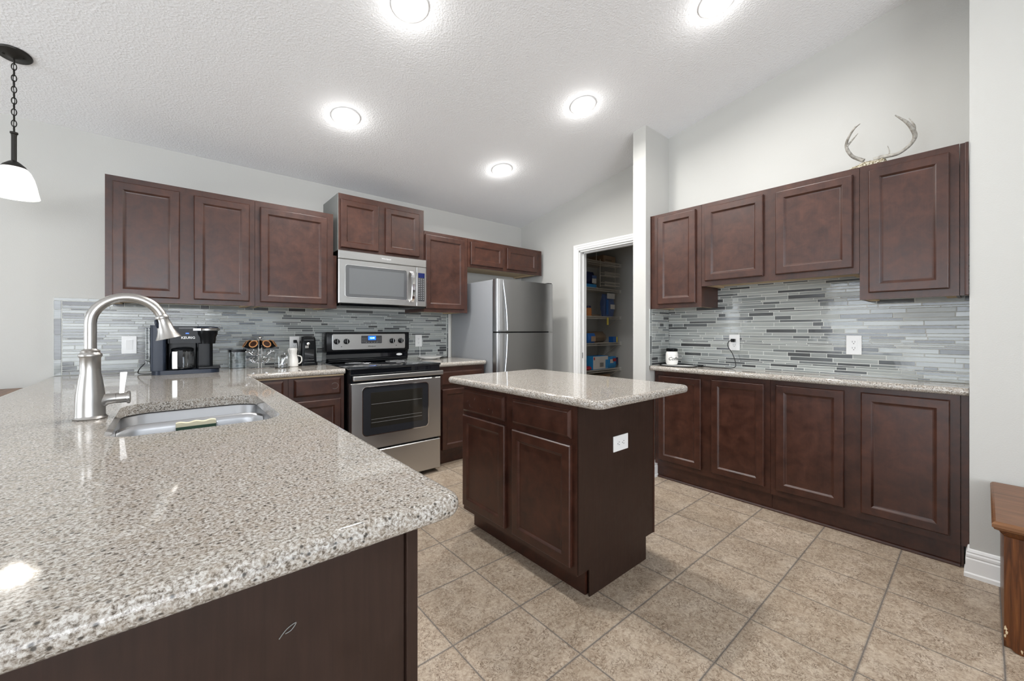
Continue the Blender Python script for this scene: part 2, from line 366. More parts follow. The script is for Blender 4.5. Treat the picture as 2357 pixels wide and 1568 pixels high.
window('window_1', -4.27, -4.22, -.15, 2.15, 0.0, 2.25, 'x', 2)
window('window_2', -3.6, -2.8, YA + .02, YA + .07, .4, 1.9, 'y', 1)
window('window_3', -3.4, 2.2, YF - .07, YF - .02, .45, 2.75, 'y', 4)
# pantry door casing (mitred profile) and jamb
def casing_ring(side, off):  # path around the opening, offset outwards
    return [(3.35 - side, DY1 + off, 0.0), (3.35 - side, DY1 + off, DZ + off), (3.35 - side, DY0 - off, DZ + off), (3.35 - side, DY0 - off, 0.0)]
prof = [(0.0, 0.004), (0.010, 0.004), (0.013, 0.010), (0.012, 0.022), (0.017, 0.026), (0.017, 0.046), (0.020, 0.050), (0.020, 0.066), (0.0, 0.072)]
rings = [casing_ring(a, o) for a, o in prof]
cas = MB(); fs = []; vs = [p for r in rings for p in r]; n = 4
for k in range(len(rings) - 1):
    for i in range(3): fs.append((k * n + i, k * n + i + 1, (k + 1) * n + i + 1, (k + 1) * n + i))
cas.add(vs, fs); struct(cas.build('trim_1', 'trim'))
j = MB(); jt = .012
j.box(3.35, 3.455, DY1 - jt, DY1, 0, DZ); j.box(3.35, 3.455, DY0, DY0 + jt, 0, DZ); j.box(3.35, 3.455, DY0, DY1, DZ - jt, DZ)
j.box(3.395, 3.43, DY1 - jt - .011, DY1 - jt, 0, DZ - jt); j.box(3.395, 3.43, DY0 + jt, DY0 + jt + .011, 0, DZ - jt); j.box(3.395, 3.43, DY0 + jt, DY1 - jt, DZ - jt - .011, DZ - jt)
struct(j.build('door_1', 'trim'))
MB().box(3.385, 3.392, DY1 - jt - .002, DY1 - jt, .90, .96).build('strike_plate', 'bronze', bpy.data.objects['door_1'])
# baseboards
def baseboard(name, path, closed=False):
    """path: list of xy, profile extruded to the LEFT of travel direction"""
    prof = [(0.0, 0.0), (0.018, 0.0), (0.018, 0.018), (0.013, 0.024), (0.013, 0.088), (0.0085, 0.094), (0.0115, 0.100), (0.0115, 0.110), (0.007, 0.117), (0.009, 0.122), (0.006, 0.133), (0.0, 0.136)]
    P = [Vector((*p, 0)) for p in path]; rings = []
    for i, p in enumerate(P):
        d1 = (P[i] - P[i - 1]).normalized() if i > 0 else (P[1] - P[0]).normalized()
        d2 = (P[i + 1] - P[i]).normalized() if i < len(P) - 1 else d1
        n1 = Vector((-d1.y, d1.x, 0)); n2 = Vector((-d2.y, d2.x, 0)); nn = (n1 + n2); nn = nn / max(nn.dot(n1), 1e-6)
        rings.append([tuple(p + nn * a + Vector((0, 0, z))) for a, z in prof])
    return struct(MB().loops(rings).build(name, 'trim'))
baseboard('baseboard_right', [(2.97, YF), (2.97, .047), (3.056, .047)])
baseboard('baseboard_column', [(3.07, 1.755), (2.897, 1.755), (2.897, 1.87), (3.35, 1.87), (3.35, DY0 - .073)])
baseboard('baseboard_pantry', [(3.35, DY1 + .073), (3.35, YA)])
baseboard('baseboard_left', [(-.60, YA), (XL, YA), (XL, 2.2)])

# ------------------------------------------------------------------ mosaic tile backsplash
HS = [0.0275, 0.0185, 0.0105]
def mosaic(b, U0, U1, Z0, Z1, P, seed, holes=(), border=None):
    """P(u, z, d) -> xyz ; d = depth toward the viewer"""
    rnd = random.Random(seed); g = 0.0024; z = Z0; last = 0
    while z < Z1 - 0.004:
        hgt = rnd.choice([HS[0], HS[1], HS[1], HS[2], HS[0]])
        if z + hgt > Z1: hgt = Z1 - z
        u = U0 - rnd.random() * 0.1
        while u < U1:
            L = rnd.choice([0.06, 0.10, 0.15, 0.15, 0.20, 0.24, 0.28]) * rnd.uniform(0.85, 1.1)
            a, c = max(u, U0), min(u + L, U1)
            u += L
            if c - a < 0.006: continue
            k = rnd.choices(range(8), [22, 15, 9, 7, 17, 14, 6, 11])[0]
            if k >= 4 and k < 7 and last >= 4 and last < 7: k = rnd.choice([0, 1, 2, 7])
            last = k
            tile(b, a + g / 2, c - g / 2, z + g / 2, z + hgt - g / 2, P, k, rnd)
        z += hgt
def tile(b, u0, u1, z0, z1, P, k, rnd=random):
    e = min(0.0012, (z1 - z0) * .2); d0, d1 = 0.001, 0.0030 + rnd.uniform(-.0004, .0004)
    s1 = rnd.uniform(-.0003, .0003)
    vs = [P(u0, z0, d0), P(u1, z0, d0), P(u1, z1, d0), P(u0, z1, d0), P(u0 + e, z0 + e, d1 + s1), P(u1 - e, z0 + e, d1 - s1), P(u1 - e, z1 - e, d1 - s1), P(u0 + e, z1 - e, d1 + s1)]
    vs += [P(u0, z0, d1 - e), P(u1, z0, d1 - e), P(u1, z1, d1 - e), P(u0, z1, d1 - e)]
    b.add(vs, [(4, 5, 6, 7), (8, 9, 5, 4), (9, 10, 6, 5), (10, 11, 7, 6), (11, 8, 4, 7), (0, 1, 9, 8), (1, 2, 10, 9), (2, 3, 11, 10), (3, 0, 8, 11)], k)
ZK = 0.914; BT = 1.366
GR = TILE + [M['grout']]
# wall A
PA = lambda u, z, d: (u, YA - .008 - d, z)
b = MB()
b.box(-.556, 2.285, YA - .0098, YA - .001, ZK + .0015, 1.404, 8)
mosaic(b, -.520, 2.262, ZK + .003, 1.385, PA, 3)
z = ZK + .003
rnd = random.Random(2)
for L, k in ((.10, 1), (.155, 4), (.10, 5), (.06, 2), (.06, 3)):   # upright border pieces at both ends
    tile(b, -.554, -.5225, z, min(z + L - .002, 1.385), PA, k, rnd); tile(b, 2.264, 2.2845, z, min(z + L - .002, 1.385), PA, (5, 4, 3, 2, 3)[int((z - ZK) * 10) % 5], rnd); z += L
u = -.554
for L in (.15, .15, .15, .2): tile(b, u, u + L - .002, 1.387, 1.403, PA, 1, rnd); u += L
tb = tag(b.build('tile_backsplash', GR), 'grey glass mosaic strip backsplash running behind the range and coffee maker', 'backsplash')
# alcove: long wall plus short return beside the column
PB = lambda u, z, d: (3.256 - .0065 - d, -u, z)
b = MB(); b.box(3.2472, 3.255, .0485, 1.7535, ZK + .0015, 1.62, 8)
mosaic(b, -1.7535, -.049, ZK + .003, 1.618, PB, 11)
tag(b.build('tile_backsplash', GR), 'grey glass mosaic backsplash on the long wall of the alcove counter', 'backsplash')
PC = lambda u, z, d: (u, 1.755 - .0065 - d, z)
b = MB(); b.box(2.945, 3.2425, 1.7467, 1.754, ZK + .0015, 1.372, 8)
mosaic(b, 2.972, 3.242, ZK + .003, 1.368, PC, 13)
z = ZK + .003
for L, k in ((.09, 2), (.15, 4), (.10, 1), (.117, 2)): tile(b, 2.946, 2.970, z, z + L - .002, PC, k, rnd); z += L
tag(b.build('tile_backsplash', GR), 'narrow strip of grey mosaic tile on the side of the white column', 'backsplash')

# ------------------------------------------------------------------ cabinets
def door_mesh(w, h, t=0.020, fr=0.055):
    R_ = lambda i, d: [(i, -d, i), (w - i, -d, i), (w - i, -d, h - i), (i, -d, h - i)]
    rings = [R_(0, 0), R_(0, t - .006), R_(.004, t - .001), R_(.0065, t), (R_(fr - .010, t)), R_(fr - .006, t - .003), R_(fr, t - .0085), R_(fr + .006, t - .0095)]
    return MB().loops(rings)
def drawer_mesh(w, h, t=0.020):
    R_ = lambda i, d: [(i, -d, i), (w - i, -d, i), (w - i, -d, h - i), (i, -d, h - i)]
    return MB().loops([R_(0, 0), R_(0, t - .010), R_(.004, t - .007), R_(.011, t - .001), R_(.014, t)])
def put(mb, name, mats, par, x, y, z, **kw):
    o = mb.build(name, mats, par, **kw); o.location = (x, y, z); return o
def uppercab(label, x0, x1, z0, z1, depth, doors, loc, rotz, group, grey_left=False):
    """local: x along the face, front face at y=0, +y into the wall"""
    t = thing('wall_cabinet', label, 'cabinet', loc, rotz, group)
    b = MB(); b.box(x0, x1, 0, .02, z0, z1)                 # face frame
    b.box(x0, x0 + .012, .02, depth, z0 + .001, z1); b.box(x1 - .012, x1, .02, depth, z0 + .001, z1)
    b.box(x0 + .012, x1 - .012, .02, depth, z1 - .015, z1); b.box(x0 + .012, x1 - .012, depth - .01, depth, z0 + .02, z1 - .015)
    b.build('carcass', 'wood', t)
    MB().box(x0 + .012, x1 - .012, .02, depth - .01, z0 + .014, z0 + .024).box(x0 + .012, x0 + .05, .021, depth - .01, z0 + .003, z0 + .014).box(x1 - .05, x1 - .012, .021, depth - .01, z0 + .003, z0 + .014).build('bottom_panel', 'ply', t)
    if grey_left: MB().box(x0 - .003, x0, .004, depth, z0 + .002, z1 - .001).build('side_panel', 'grey_side', t)
    for (a, c, e, f) in doors:
        put(door_mesh(c - a, f - e, fr=min(.055, (f - e) * .26)), 'door', 'wood', t, a, -.0015, e)
    return t
YU = 3.352; DU = YA - YU - .002; DC = YA - YU - .002
A = 'wall cabinets above the range wall'
uppercab('two-door dark brown wall cabinet at the far left above the faucet', -.295, .4535, 1.372, 2.122, DU, [(-.263, .044, 1.402, 2.088), (.115, .422, 1.402, 2.082)], (0, YU, 0), 0, A)
uppercab('single-door dark brown wall cabinet directly left of the microwave', .4555, .984, 1.372, 2.122, DU, [(.486, .936, 1.402, 2.080)], (0, YU, 0), 0, A)
uppercab('short two-door cabinet raised above the microwave with a grey side', 1.024, 1.780, 1.842, 2.304, DU, [(1.034 + .003, 1.349, 1.868, 2.256), (1.411, 1.728, 1.868, 2.256)], (0, YU, 0), 0, A, True)
uppercab('tall single-door wall cabinet between microwave and refrigerator', 1.784, 2.262, 1.372, 2.122, DU, [(1.792, 2.219, 1.403, 2.090)], (0, YU, 0), 0, A)
uppercab('shallow two-door wall cabinet over the refrigerator in the corner', 2.266, 3.262, 1.835, 2.122, DU, [(2.295, 2.712, 1.862, 2.090), (2.768, 3.212, 1.862, 2.090)], (0, YU, 0), 0, A)
MB().box(.9865, 1.0195, YU + .03, YA - .012, 1.374, 1.80).build('x', 'wood').name = 'filler_strip'
tag(bpy.data.objects['filler_strip'], 'narrow dark filler between left wall cabinet and microwave', 'filler strip')
MB().box(3.265, 3.30, YU - .001, YU + .02, 1.835, 2.122).build('x', 'wood').name = 'filler_strip.001'
tag(bpy.data.objects['filler_strip.001'], 'thin dark filler at the right end of the refrigerator cabinet', 'filler strip')
# right alcove wall cabinets: local x = -world y
XU = 2.967; DR = 3.246 - XU
G = 'wall cabinets in the alcove'
RZ = R(-90)
uppercab('single-door wall cabinet nearest the white column', -1.744, -1.344, 1.372, 2.122, DR, [(-1.684, -1.382, 1.405, 2.096)], (XU, 0, 0), RZ, G)
uppercab('two-door shorter wall cabinet with bare plywood bottom in the alcove middle', -1.342, -.458, 1.522, 2.122, DR, [(-1.314, -.936, 1.556, 2.090), (-.867, -.484, 1.556, 2.085)], (XU, 0, 0), RZ, G)
uppercab('tall single-door wall cabinet at the right end under the antlers', -.456, -.080, 1.372, 2.122, DR, [(-.417, -.112, 1.408, 2.088)], (XU, 0, 0), RZ, G)
f1 = MB().box(XU + .006, XU + .02, .049, .078, 1.372, 2.122).cbox(XU - .004, XU + .006, .049, .062, 1.372, 2.122, .003).build('filler_strip', 'wood')
tag(f1, 'upright dark wood filler beside right end alcove wall cabinet', 'filler strip')
f2 = MB().box(XU + .006, XU + .02, 1.746, 1.753, 1.372, 2.122).box(XU - .003, XU + .006, 1.7455, 1.7535, 1.372, 2.122).build('filler_strip', 'wood')
tag(f2, 'thin dark wood filler between column and first alcove wall cabinet', 'filler strip')

def basecab(label, x0, x1, depth, fronts, loc, rotz, group, toe=.05, ztoe=.108, ztop=.8745, toe_h=None, plain_left=False, plain_right=False):
    t = thing('base_cabinet', label, 'cabinet', loc, rotz, group)
    b = MB(); b.box(x0, x1, 0, depth, ztoe, ztop); b.build('carcass', 'wood', t)
    MB().box(x0, x1, toe, depth, 0.001, ztoe).build('toe_kick', 'wood', t)
    for kind, a, c, e, f in fronts:
        if kind == 'd': put(door_mesh(c - a, f - e), 'door', 'wood', t, a, -.0015, e)
        else: put(drawer_mesh(c - a, f - e), 'drawer', 'wood', t, a, -.0015, e)
    return t
YB = 3.11; DB = YA - YB - .002
B = 'base cabinets along the range wall'
basecab('corner base cabinet with drawer, half hidden behind the peninsula', .30, .6165, DB, [('r', .33, .586, .73, .852), ('d', .33, .586, .135, .698)], (0, YB, 0), 0, B)
c2 = basecab('base cabinet left of the range, ring mark on its drawer', .6185, .990, DB, [('r', .652, .964, .73, .854), ('d', .652, .964, .135, .698)], (0, YB, 0), 0, B)
basecab('base cabinet with drawer between the range and refrigerator', 1.784, 2.290, DB, [('r', 1.813, 2.262, .71, .834), ('d', 1.823, 2.262, .138, .676)], (0, YB, 0), 0, B)
rg = MB(); rg.tube([(.025 * math.cos(a / 10 * math.pi), 0, .022 * math.sin(a / 10 * math.pi)) for a in range(-7, 9)], .0008, 6)
o = rg.build('ring_mark', 'grey_side', c2); o.location = (.918, -.0222, .793)
XB = 3.022; DBR = 3.246 - XB
G = 'base cabinets in the alcove'
basecab('two-door base cabinet at the column end of the alcove', -1.744, -.9165, DBR, [('d', -1.710, -1.367, .157, .838), ('d', -1.292, -.949, .159, .842)], (XB, 0, 0), RZ, G, toe=.035, ztoe=.118)
basecab('two-door base cabinet at the near end of the alcove', -.9145, -.078, DBR, [('d', -.882, -.533, .157, .845), ('d', -.458, -.113, .157, .845)], (XB, 0, 0), RZ, G, toe=.035, ztoe=.118)
tag(MB().box(XB + .006, XB + .03, .049, .076, .118, .8745).box(XB + .041, XB + .06, .067, .076, .001, .117).build('filler_strip', 'wood'), 'dark wood filler at near end of the alcove base cabinets', 'filler strip')
sm = MB(); sm.loops([[(XB + .034, y, 0.001), (XB + .022, y, .001), (XB + .022, y, .006), (XB + .027, y, .014), (XB + .034, y, .018)] for y in (.079, 1.734)])
tag(sm.build('shoe_moulding', 'wood'), 'dark shoe moulding along the floor under the alcove cabinets', 'moulding')
# island: face toward -x
t = isl = thing('kitchen_island', 'free-standing dark wood island with two drawers and two doors', 'kitchen island', (1.357, 0, 0), RZ)
MB().box(-2.048, -1.156, 0, .618, .118, .8745).build('carcass', 'wood', t)
MB().box(-2.040, -1.170, .072, .540, .001, .118).build('toe_kick', 'wood', t)
p = MB(); p.loops([[(-1.1555, a, z), (-1.1505, a, z)] for a, z in ((.0005, .8745), (.0005, .128), (.080, .118), (.080, .0005), (.541, .0005), (.541, .118), (.612, .118), (.612, .8745))], cap0=False, cap1=False)
pv = [(.0015, .8745), (.0015, .125), (.078, .125), (.078, .001), (.541, .001), (.541, .118), (.612, .118), (.612, .8745)]
p = MB(); n = len(pv); p.add([(-1.1555, a, z) for a, z in pv] + [(-1.149, a, z) for a, z in pv], [tuple(range(n)), tuple(range(2 * n - 1, n - 1, -1))] + [(i, i + n, (i + 1) % n + n, (i + 1) % n) for i in range(n)])
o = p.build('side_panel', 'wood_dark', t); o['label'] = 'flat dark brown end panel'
MB().box(-1.157, -1.146, .612, .622, .118, .8745).build('corner_strip', 'wood', t)
for k, a, c, e, f in (('r', -2.034, -1.645, .717, .848), ('r', -1.578, -1.182, .721, .848), ('d', -2.034, -1.639, .152, .695), ('d', -1.578, -1.182, .150, .690)):
    put((door_mesh if k == 'd' else drawer_mesh)(c - a, f - e), 'door' if k == 'd' else 'drawer', 'wood', t, a, -.0015, e)
# scuffs
sc_ = MB(); rnd = random.Random(4)
for _ in range(9):
    x = -2.0 + rnd.random() * .3; z = .74 + rnd.random() * .09; a = rnd.uniform(-.6, .6); l = rnd.uniform(.006, .03)
    sc_.tube([(x, -.0216, z), (x + l * math.sin(a), -.0216, z + l * math.cos(a) * .6)], .0004, 5)
sc_.build('scuff_marks', 'grey_side', t)
# peninsula base
t = thing('peninsula_cabinet', 'dark wood peninsula base under the near countertop', 'cabinet')
pb = MB(); pb.box(-.200, .332, .660, 3.05, .1, .60); pb.box(-.200, .332, .660, 1.40, .60, .8745); pb.box(-.200, .332, 2.26, 3.05, .60, .8745); pb.box(-.200, -.18, 1.40, 2.26, .60, .8745); pb.box(.314, .332, 1.40, 2.26, .60, .8745); pb.box(-.2, .29, .67, 3.05, .001, .1)
pb.build('carcass', 'wood', t)
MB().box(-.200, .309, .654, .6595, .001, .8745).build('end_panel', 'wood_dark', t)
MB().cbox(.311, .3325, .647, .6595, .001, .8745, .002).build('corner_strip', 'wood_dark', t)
tag(MB().box(-.30, -.203, .66, 3.752, .001, .8745).build('knee_wall', 'wall'), 'low painted knee wall carrying the bar side of the peninsula', 'knee wall')
# scratch mark on the end panel
s_ = MB(); s_.tube(smooth_path([(.118, .653, .758), (.128, .653, .768), (.140, .653, .772), (.134, .653, .764), (.126, .653, .762)]), .0007, 5); s_.build('scratch_mark', 'grey_side', t)

# ------------------------------------------------------------------ countertops
def slab(name, pts, flags, z0, z1, rr=None, corners=None):
    """pts ccw polygon; flags[i] = edge i->i+1 has a full-round nose; corners {i: radius} rounds vertex i"""
    P = []; F = []
    n = len(pts)
    for i in range(n):
        p = Vector(pts[i]); r = (corners or {}).get(i, 0)
        if r:
            a = (Vector(pts[i - 1]) - p).normalized(); c = (Vector(pts[(i + 1) % n]) - p).normalized()
            cen = p + a * r + c * r; steps = 7
            for k in range(steps + 1):
                th = k / steps * math.pi / 2
                q = cen - c * r * math.cos(th) - a * r * math.sin(th)
                P.append(q); F.append(1 if k < steps else flags[i])
        else: P.append(p); F.append(flags[i])
    n = len(P)
    def off(ins):
        out = []
        for i in range(n):
            d1 = (P[i] - P[i - 1]).normalized(); d2 = (P[(i + 1) % n] - P[i]).normalized()
            n1 = Vector((-d1.y, d1.x)); n2 = Vector((-d2.y, d2.x)); e1 = ins * F[i - 1]; e2 = ins * F[i]
            det = n1.x * n2.y - n1.y * n2.x
            if abs(det) < 1e-6: out.append(P[i] + n1 * max(e1, e2))
            else: out.append(P[i] + Vector(((e1 * n2.y - e2 * n1.y) / det, (n1.x * e2 - n2.x * e1) / det)))
        return out
    h = z1 - z0; r = h / 2; rings = []
    K = 8
    for k in range(K + 1):
        a = -math.pi / 2 + math.pi * k / K
        ins = (rr or r) * (1 - math.cos(a)); rings.append([(q.x, q.y, z0 + r + r * math.sin(a)) for q in off(ins)])
    o = MB().loops(rings).build(name, 'granite', smooth=True)
    for p in o.data.polygons:
        if abs(p.normal.z) > .999: p.use_smooth = False
    return o
ZT0 = .876
pen = slab('countertop', [(-.57, .586), (.393, .586), (.389, 3.075), (.990, 3.075), (.990, 3.7495), (-.57, 3.7495)], [1, 1, 1, 0, 0, 1], ZT0, ZK, .016, {0: .07, 1: .034})
tag(pen, 'long speckled granite countertop of the peninsula holding the sink', 'countertop')
# sink cut-out
SX0, SX1, SY0, SY1 = -.140, .285, 1.487, 2.132
def rr3(x0, x1, y0, y1, r, z, n=7): return [(x, y, z) for x, y in rrect(x0, x1, y0, y1, r, n)]
cut = MB().loops([rr3(SX0, SX1, SY0, SY1, .085, .80), rr3(SX0, SX1, SY0, SY1, .085, 1.0)]).build('cut', 'granite')
bo = pen.modifiers.new('b', 'BOOLEAN'); bo.object = cut; bo.operation = 'DIFFERENCE'; bo.solver = 'EXACT'
bpy.context.view_layer.update()
me = bpy.data.meshes.new_from_object(pen.evaluated_get(bpy.context.evaluated_depsgraph_get())); pen.modifiers.clear(); pen.data = me
bpy.data.objects.remove(cut)
for p in me.polygons:
    if abs(p.normal.z) > .999: p.use_smooth = False
tag(slab('countertop', [(1.772, 3.075), (2.302, 3.075), (2.302, 3.7495), (1.772, 3.7495)], [1, 1, 0, 0], ZT0, ZK, .016, {1: .02}), 'short granite countertop between the range and refrigerator', 'countertop')
tag(slab('countertop', [(1.298, .992), (2.075, .992), (2.075, 2.165), (1.298, 2.165)], [1, 1, 1, 1], ZT0, ZK, .016, {0: .05, 1: .05, 2: .05, 3: .05}), 'rectangular granite top on the kitchen island', 'countertop')
tag(slab('countertop', [(2.978, .049), (3.2475, .049), (3.2475, 1.7465), (2.945, 1.7465)], [0, 0, 0, 1], ZT0, ZK, .016), 'shallow granite countertop in the alcove under the wall cabinets', 'countertop')
tag(MB().box(.40, .985, 3.098, 3.1085, .8655, .8745).build('support_strip', 'ply'), 'raw wood strip under the counter edge left of the range', 'strip')

# ------------------------------------------------------------------ sink
t = thing('kitchen_sink', 'undermount stainless double-bowl sink set in the peninsula', 'sink')
x0, x1, y0, y1 = SX0 - .006, SX1 + .006, SY0 - .006, SY1 + .006
b = MB(); b.loops([rr3(x0 - .02, x1 + .02, y0 - .02, y1 + .02, .085, .8735), rr3(x0, x1, y0, y1, .075, .8735), rr3(x0 + .004, x1 - .004, y0 + .004, y1 - .004, .072, .868), rr3(x0 + .008, x1 - .008, y0 + .008, y1 - .008, .07, .72),
         rr3(x0 + .02, x1 - .02, y0 + .02, y1 - .02, .06, .698), rr3(x0 + .05, x1 - .05, y0 + .05, y1 - .05, .04, .692)], cap0=False)
b.build('basin', 'sink_steel', t, smooth=True)
ym = 1.925
dv = MB(); rings = []
for k in range(25):
    u = k / 24; x = x0 + .006 + (x1 - x0 - .012) * u; e = min(u, 1 - u) / .14; zz = .868 - (.012 * (1 - min(1, e)) ** 2)
    wd = .012 + .03 * (1 - min(1, e)) ** 2
    rings.append([(x, ym - wd - .012, .695), (x, ym - wd, zz - .02), (x, ym - wd * .7, zz - .005), (x, ym - wd * .25, zz), (x, ym + wd * .25, zz), (x, ym + wd * .7, zz - .005), (x, ym + wd, zz - .02), (x, ym + wd + .012, .695)])
dv.loops(rings); dv.build('divider', 'sink_steel', t, smooth=True)
for yy in (1.70, 2.03): MB().lathe([(.04, .0), (.04, .003), (.032, .004), (.030, .001)], (.068, yy, .693), 24).build('drain', 'chrome', t, smooth=True)

# ------------------------------------------------------------------ faucet
t = thing('kitchen_faucet', 'brushed nickel gooseneck pull-down faucet standing beside the sink', 'faucet', (-.198, 1.875, ZK))
MB().lathe([(.0, .0), (.040, 0), (.041, .003), (.037, .008), (.036, .012), (.0355, .05), (.034, .08), (.0285, .125), (.0245, .15), (.0245, .196), (.027, .200), (.0285, .204), (.027, .209), (.0225, .214), (.0235, .219), (.017, .223), (.0150, .226)], (0, 0, .0005), 36).build('body', 'nickel', t, smooth=True)
ra = .089; zc_ = .308
path = [(0, 0, .225), (0, 0, .26), (0, 0, zc_)] + [(ra - ra * math.cos(R(a)), 0, zc_ + ra * math.sin(R(a))) for a in range(10, 166, 8)]
MB().tube(path, .0150, 20).build('spout', 'nickel', t, smooth=True)
e = Vector(path[-1]); d = Vector((math.sin(R(14)), 0, -math.cos(R(14))))
hd = MB(); Q = Vector((0, 0, -1)).rotation_difference(d).to_matrix().to_4x4()
hd.T = Matrix.Translation(e) @ Q @ Matrix.Scale(-1, 4, Vector((0, 0, 1)))
hd.lathe([(.0152, -.004), (.0175, .0), (.0190, .004), (.0180, .009), (.0172, .012), (.0205, .030), (.0235, .050), (.0290, .066), (.0345, .077), (.0360, .080), (.033, .081), (.026, .078)], (0, 0, 0), 32)
hd.build('spray_head', 'nickel', t, smooth=True)
bt = MB(); bt.T = hd.T; bt.ball((-.0195, -.008, .024), .010, 12, 0, (.5, .8, 1.7)); bt.build('spray_button', 'blue_black', t, smooth=True)
hn = MB(); hn.tube([(.014, 0, .050), (.028, 0, .056), (.040, 0, .059), (.060, 0, .060)], [.030, .022, .0175, .0160], 24)
hn.tube([(.0605, 0, .060), (.086, 0, .060)], .0168, 24); hn.tube([(.086, 0, .060), (.088, 0, .060), (.093, 0, .060), (.095, 0, .060)], [.0195, .0210, .0205, .015], 24)
hn.build('handle_barrel', 'nickel', t, smooth=True)
lv = MB(); lv.loops([[(.073 - w + o_, -.006, z), (.073 + w + o_, -.006, z), (.073 + w + o_, .006, z), (.073 - w + o_, .006, z)] for w, o_, z in ((.006, 0, .072), (.0065, .002, .10), (.0085, .005, .142), (.0085, .0055, .146))])
lv.build('lever', 'nickel', t)
# sponge on the near bowl wall
t = thing('sponge', 'cream and green scrubbing sponge in the near sink bowl', 'sponge', (.072, 1.878, -.004), 0)
def wavy(y0, y1, z0, z1, amp):
    b = MB(); rings = []
    for k in range(17):
        u = k / 16; x = -.058 + .116 * u; w = amp * math.sin(u * 16)
        rings.append([(x, y0, z0), (x, y1, z0), (x, y1, z1 + w), (x, y0, z1 + w)])
    return b.loops(rings)
wavy(-.012, .013, .832, .856, .0).build('scourer', 'scour', t); wavy(-.012, .013, .8562, .870, .0022).build('foam', 'sponge', t)
MB().box(-.06, .085, -.016, .017, .822, .8318).box(.060, .063, -.016, .017, .832, .862).build('caddy', 'glass', t)

# ------------------------------------------------------------------ range
t = thing('electric_range', 'stainless steel electric range with black glass cooktop', 'range', (0, 0, 0))
RX0, RX1 = 1.003, 1.757
b = MB(); b.box(RX0, RX1, 3.045, 3.70, .03, .905); b.box(RX0 + .03, RX1 - .03, 3.10, 3.68, .001, .03); b.build('body', 'black', t)
b = MB(); b.cbox(RX0 - .006, RX1 + .006, 3.012, 3.64, .9055, .922, .006); b.build('cooktop', 'black_gloss', t, smooth=True)
b = MB()
for (cx_, cy_, r_) in ((1.19, 3.17, .10), (1.57, 3.17, .085), (1.19, 3.46, .075), (1.57, 3.46, .10)):
    for rr_ in (r_, r_ * .62): b.lathe([(rr_ - .0012, 0), (rr_ - .0012, .0004), (rr_ + .0012, .0004), (rr_ + .0012, 0)], (cx_, cy_, .9221), 48, cap0=False, cap1=False)
b.build('burner_rings', 'key_ink', t)
# backguard
b = MB(); b.cbox(RX0 - .002, RX1 + .002, 3.60, 3.735, 1.010, 1.185, .014); b.build('backguard', 'black', t, smooth=True)
b = MB(); b.loops([[(x, 3.634, .9225), (x, 3.622, .955), (x, 3.626, .99), (x, 3.610, 1.010), (x, 3.73, 1.010), (x, 3.73, .9225)] for x in (RX0 + .004, RX1 - .004)])
b.cbox(RX0 + .02, RX1 - .02, 3.598, 3.64, .9225, .934, .004); b.cbox(RX0 + .02, RX1 - .02, 3.612, 3.64, .936, .947, .004); b.build('lower_backguard', 'black_gloss', t)
def plate(x0, x1, z0, z1, r, ya, yb, inset=.002, n=6):
    return MB().loops([[(x, ya, z) for x, z in rrect(x0, x1, z0, z1, r, n)], [(x, yb + inset, z) for x, z in rrect(x0, x1, z0, z1, r, n)], [(x, yb, z) for x, z in rrect(x0 + inset, x1 - inset, z0 + inset, z1 - inset, max(r - inset, .001), n)]])
plate(RX0 + .045, RX1 - .045, 1.030, 1.168, .012, 3.600, 3.594).build('control_panel', 'steel', t)
plate(1.292, 1.482, 1.082, 1.152, .006, 3.594, 3.5915, .001).build('control_display', 'keypad', t)
dp = plate(1.355, 1.425, 1.112, 1.148, .003, 3.5915, 3.5905, .0005).build('clock_display', 'display', t)
text_mesh('12:08', .020, 'clock_digits', 'digits', dp, (1.390, 3.590, 1.130), bold=.0004)
b = MB(); rnd = random.Random(8)
for k in range(9): b.box(1.300 + .007 * (k % 3) * 2.2, 1.307 + .007 * (k % 3) * 2.2, 3.5908, 3.5914, 1.098 + .014 * (k // 3), 1.100 + .014 * (k // 3))
for k in range(9): b.box(1.437 + .007 * (k % 3) * 2, 1.443 + .007 * (k % 3) * 2, 3.5908, 3.5914, 1.098 + .014 * (k // 3), 1.100 + .014 * (k // 3))
for k in range(5): b.box(1.335 + .024 * k, 1.342 + .024 * k, 3.5908, 3.5914, 1.090, 1.093)
b.build('panel_print', 'key_ink', t)
def knob(x, z):
    b = MB(); b.T = Matrix.Translation((x, 3.593, z)) @ Matrix.Rotation(R(90), 4, 'X')
    b.lathe([(.0245, 0), (.0240, .006), (.0205, .012), (.0200, .022), (.017, .024)], (0, 0, 0), 28); b.cbox(-.005, .005, -.0225, .0225, .020, .031, .002)
    k = b.build('knob', 'black', t, smooth=True)
    b = MB(); b.T = Matrix.Translation((x, 3.593, z)) @ Matrix.Rotation(R(90), 4, 'X'); b.box(-.0012, .0012, -.018, .020, .0312, .0316); b.build('pointer', 'print_white', k)
for x in (1.083, 1.165, 1.580, 1.665): knob(x, 1.103)
b = MB()
for x in (1.083, 1.165, 1.58, 1.665):
    for k in range(8):
        a = R(-130 + 37 * k); b.box(x + .031 * math.sin(a) - .0012, x + .031 * math.sin(a) + .0012, 3.5934, 3.594, 1.103 + .031 * math.cos(a) - .0012, 1.103 + .031 * math.cos(a) + .0012)
for x in (1.124, 1.622): b.lathe([(.004, 0), (.004, .001)], (0, 0, 0), 8) if 0 else b.box(x - .004, x + .004, 3.5934, 3.594, 1.055, 1.062)
b.build('dial_marks', 'ink', t)
text_mesh('Whirlpool', .017, 'lettering', 'ink', t, (1.388, 3.5932, 1.056))
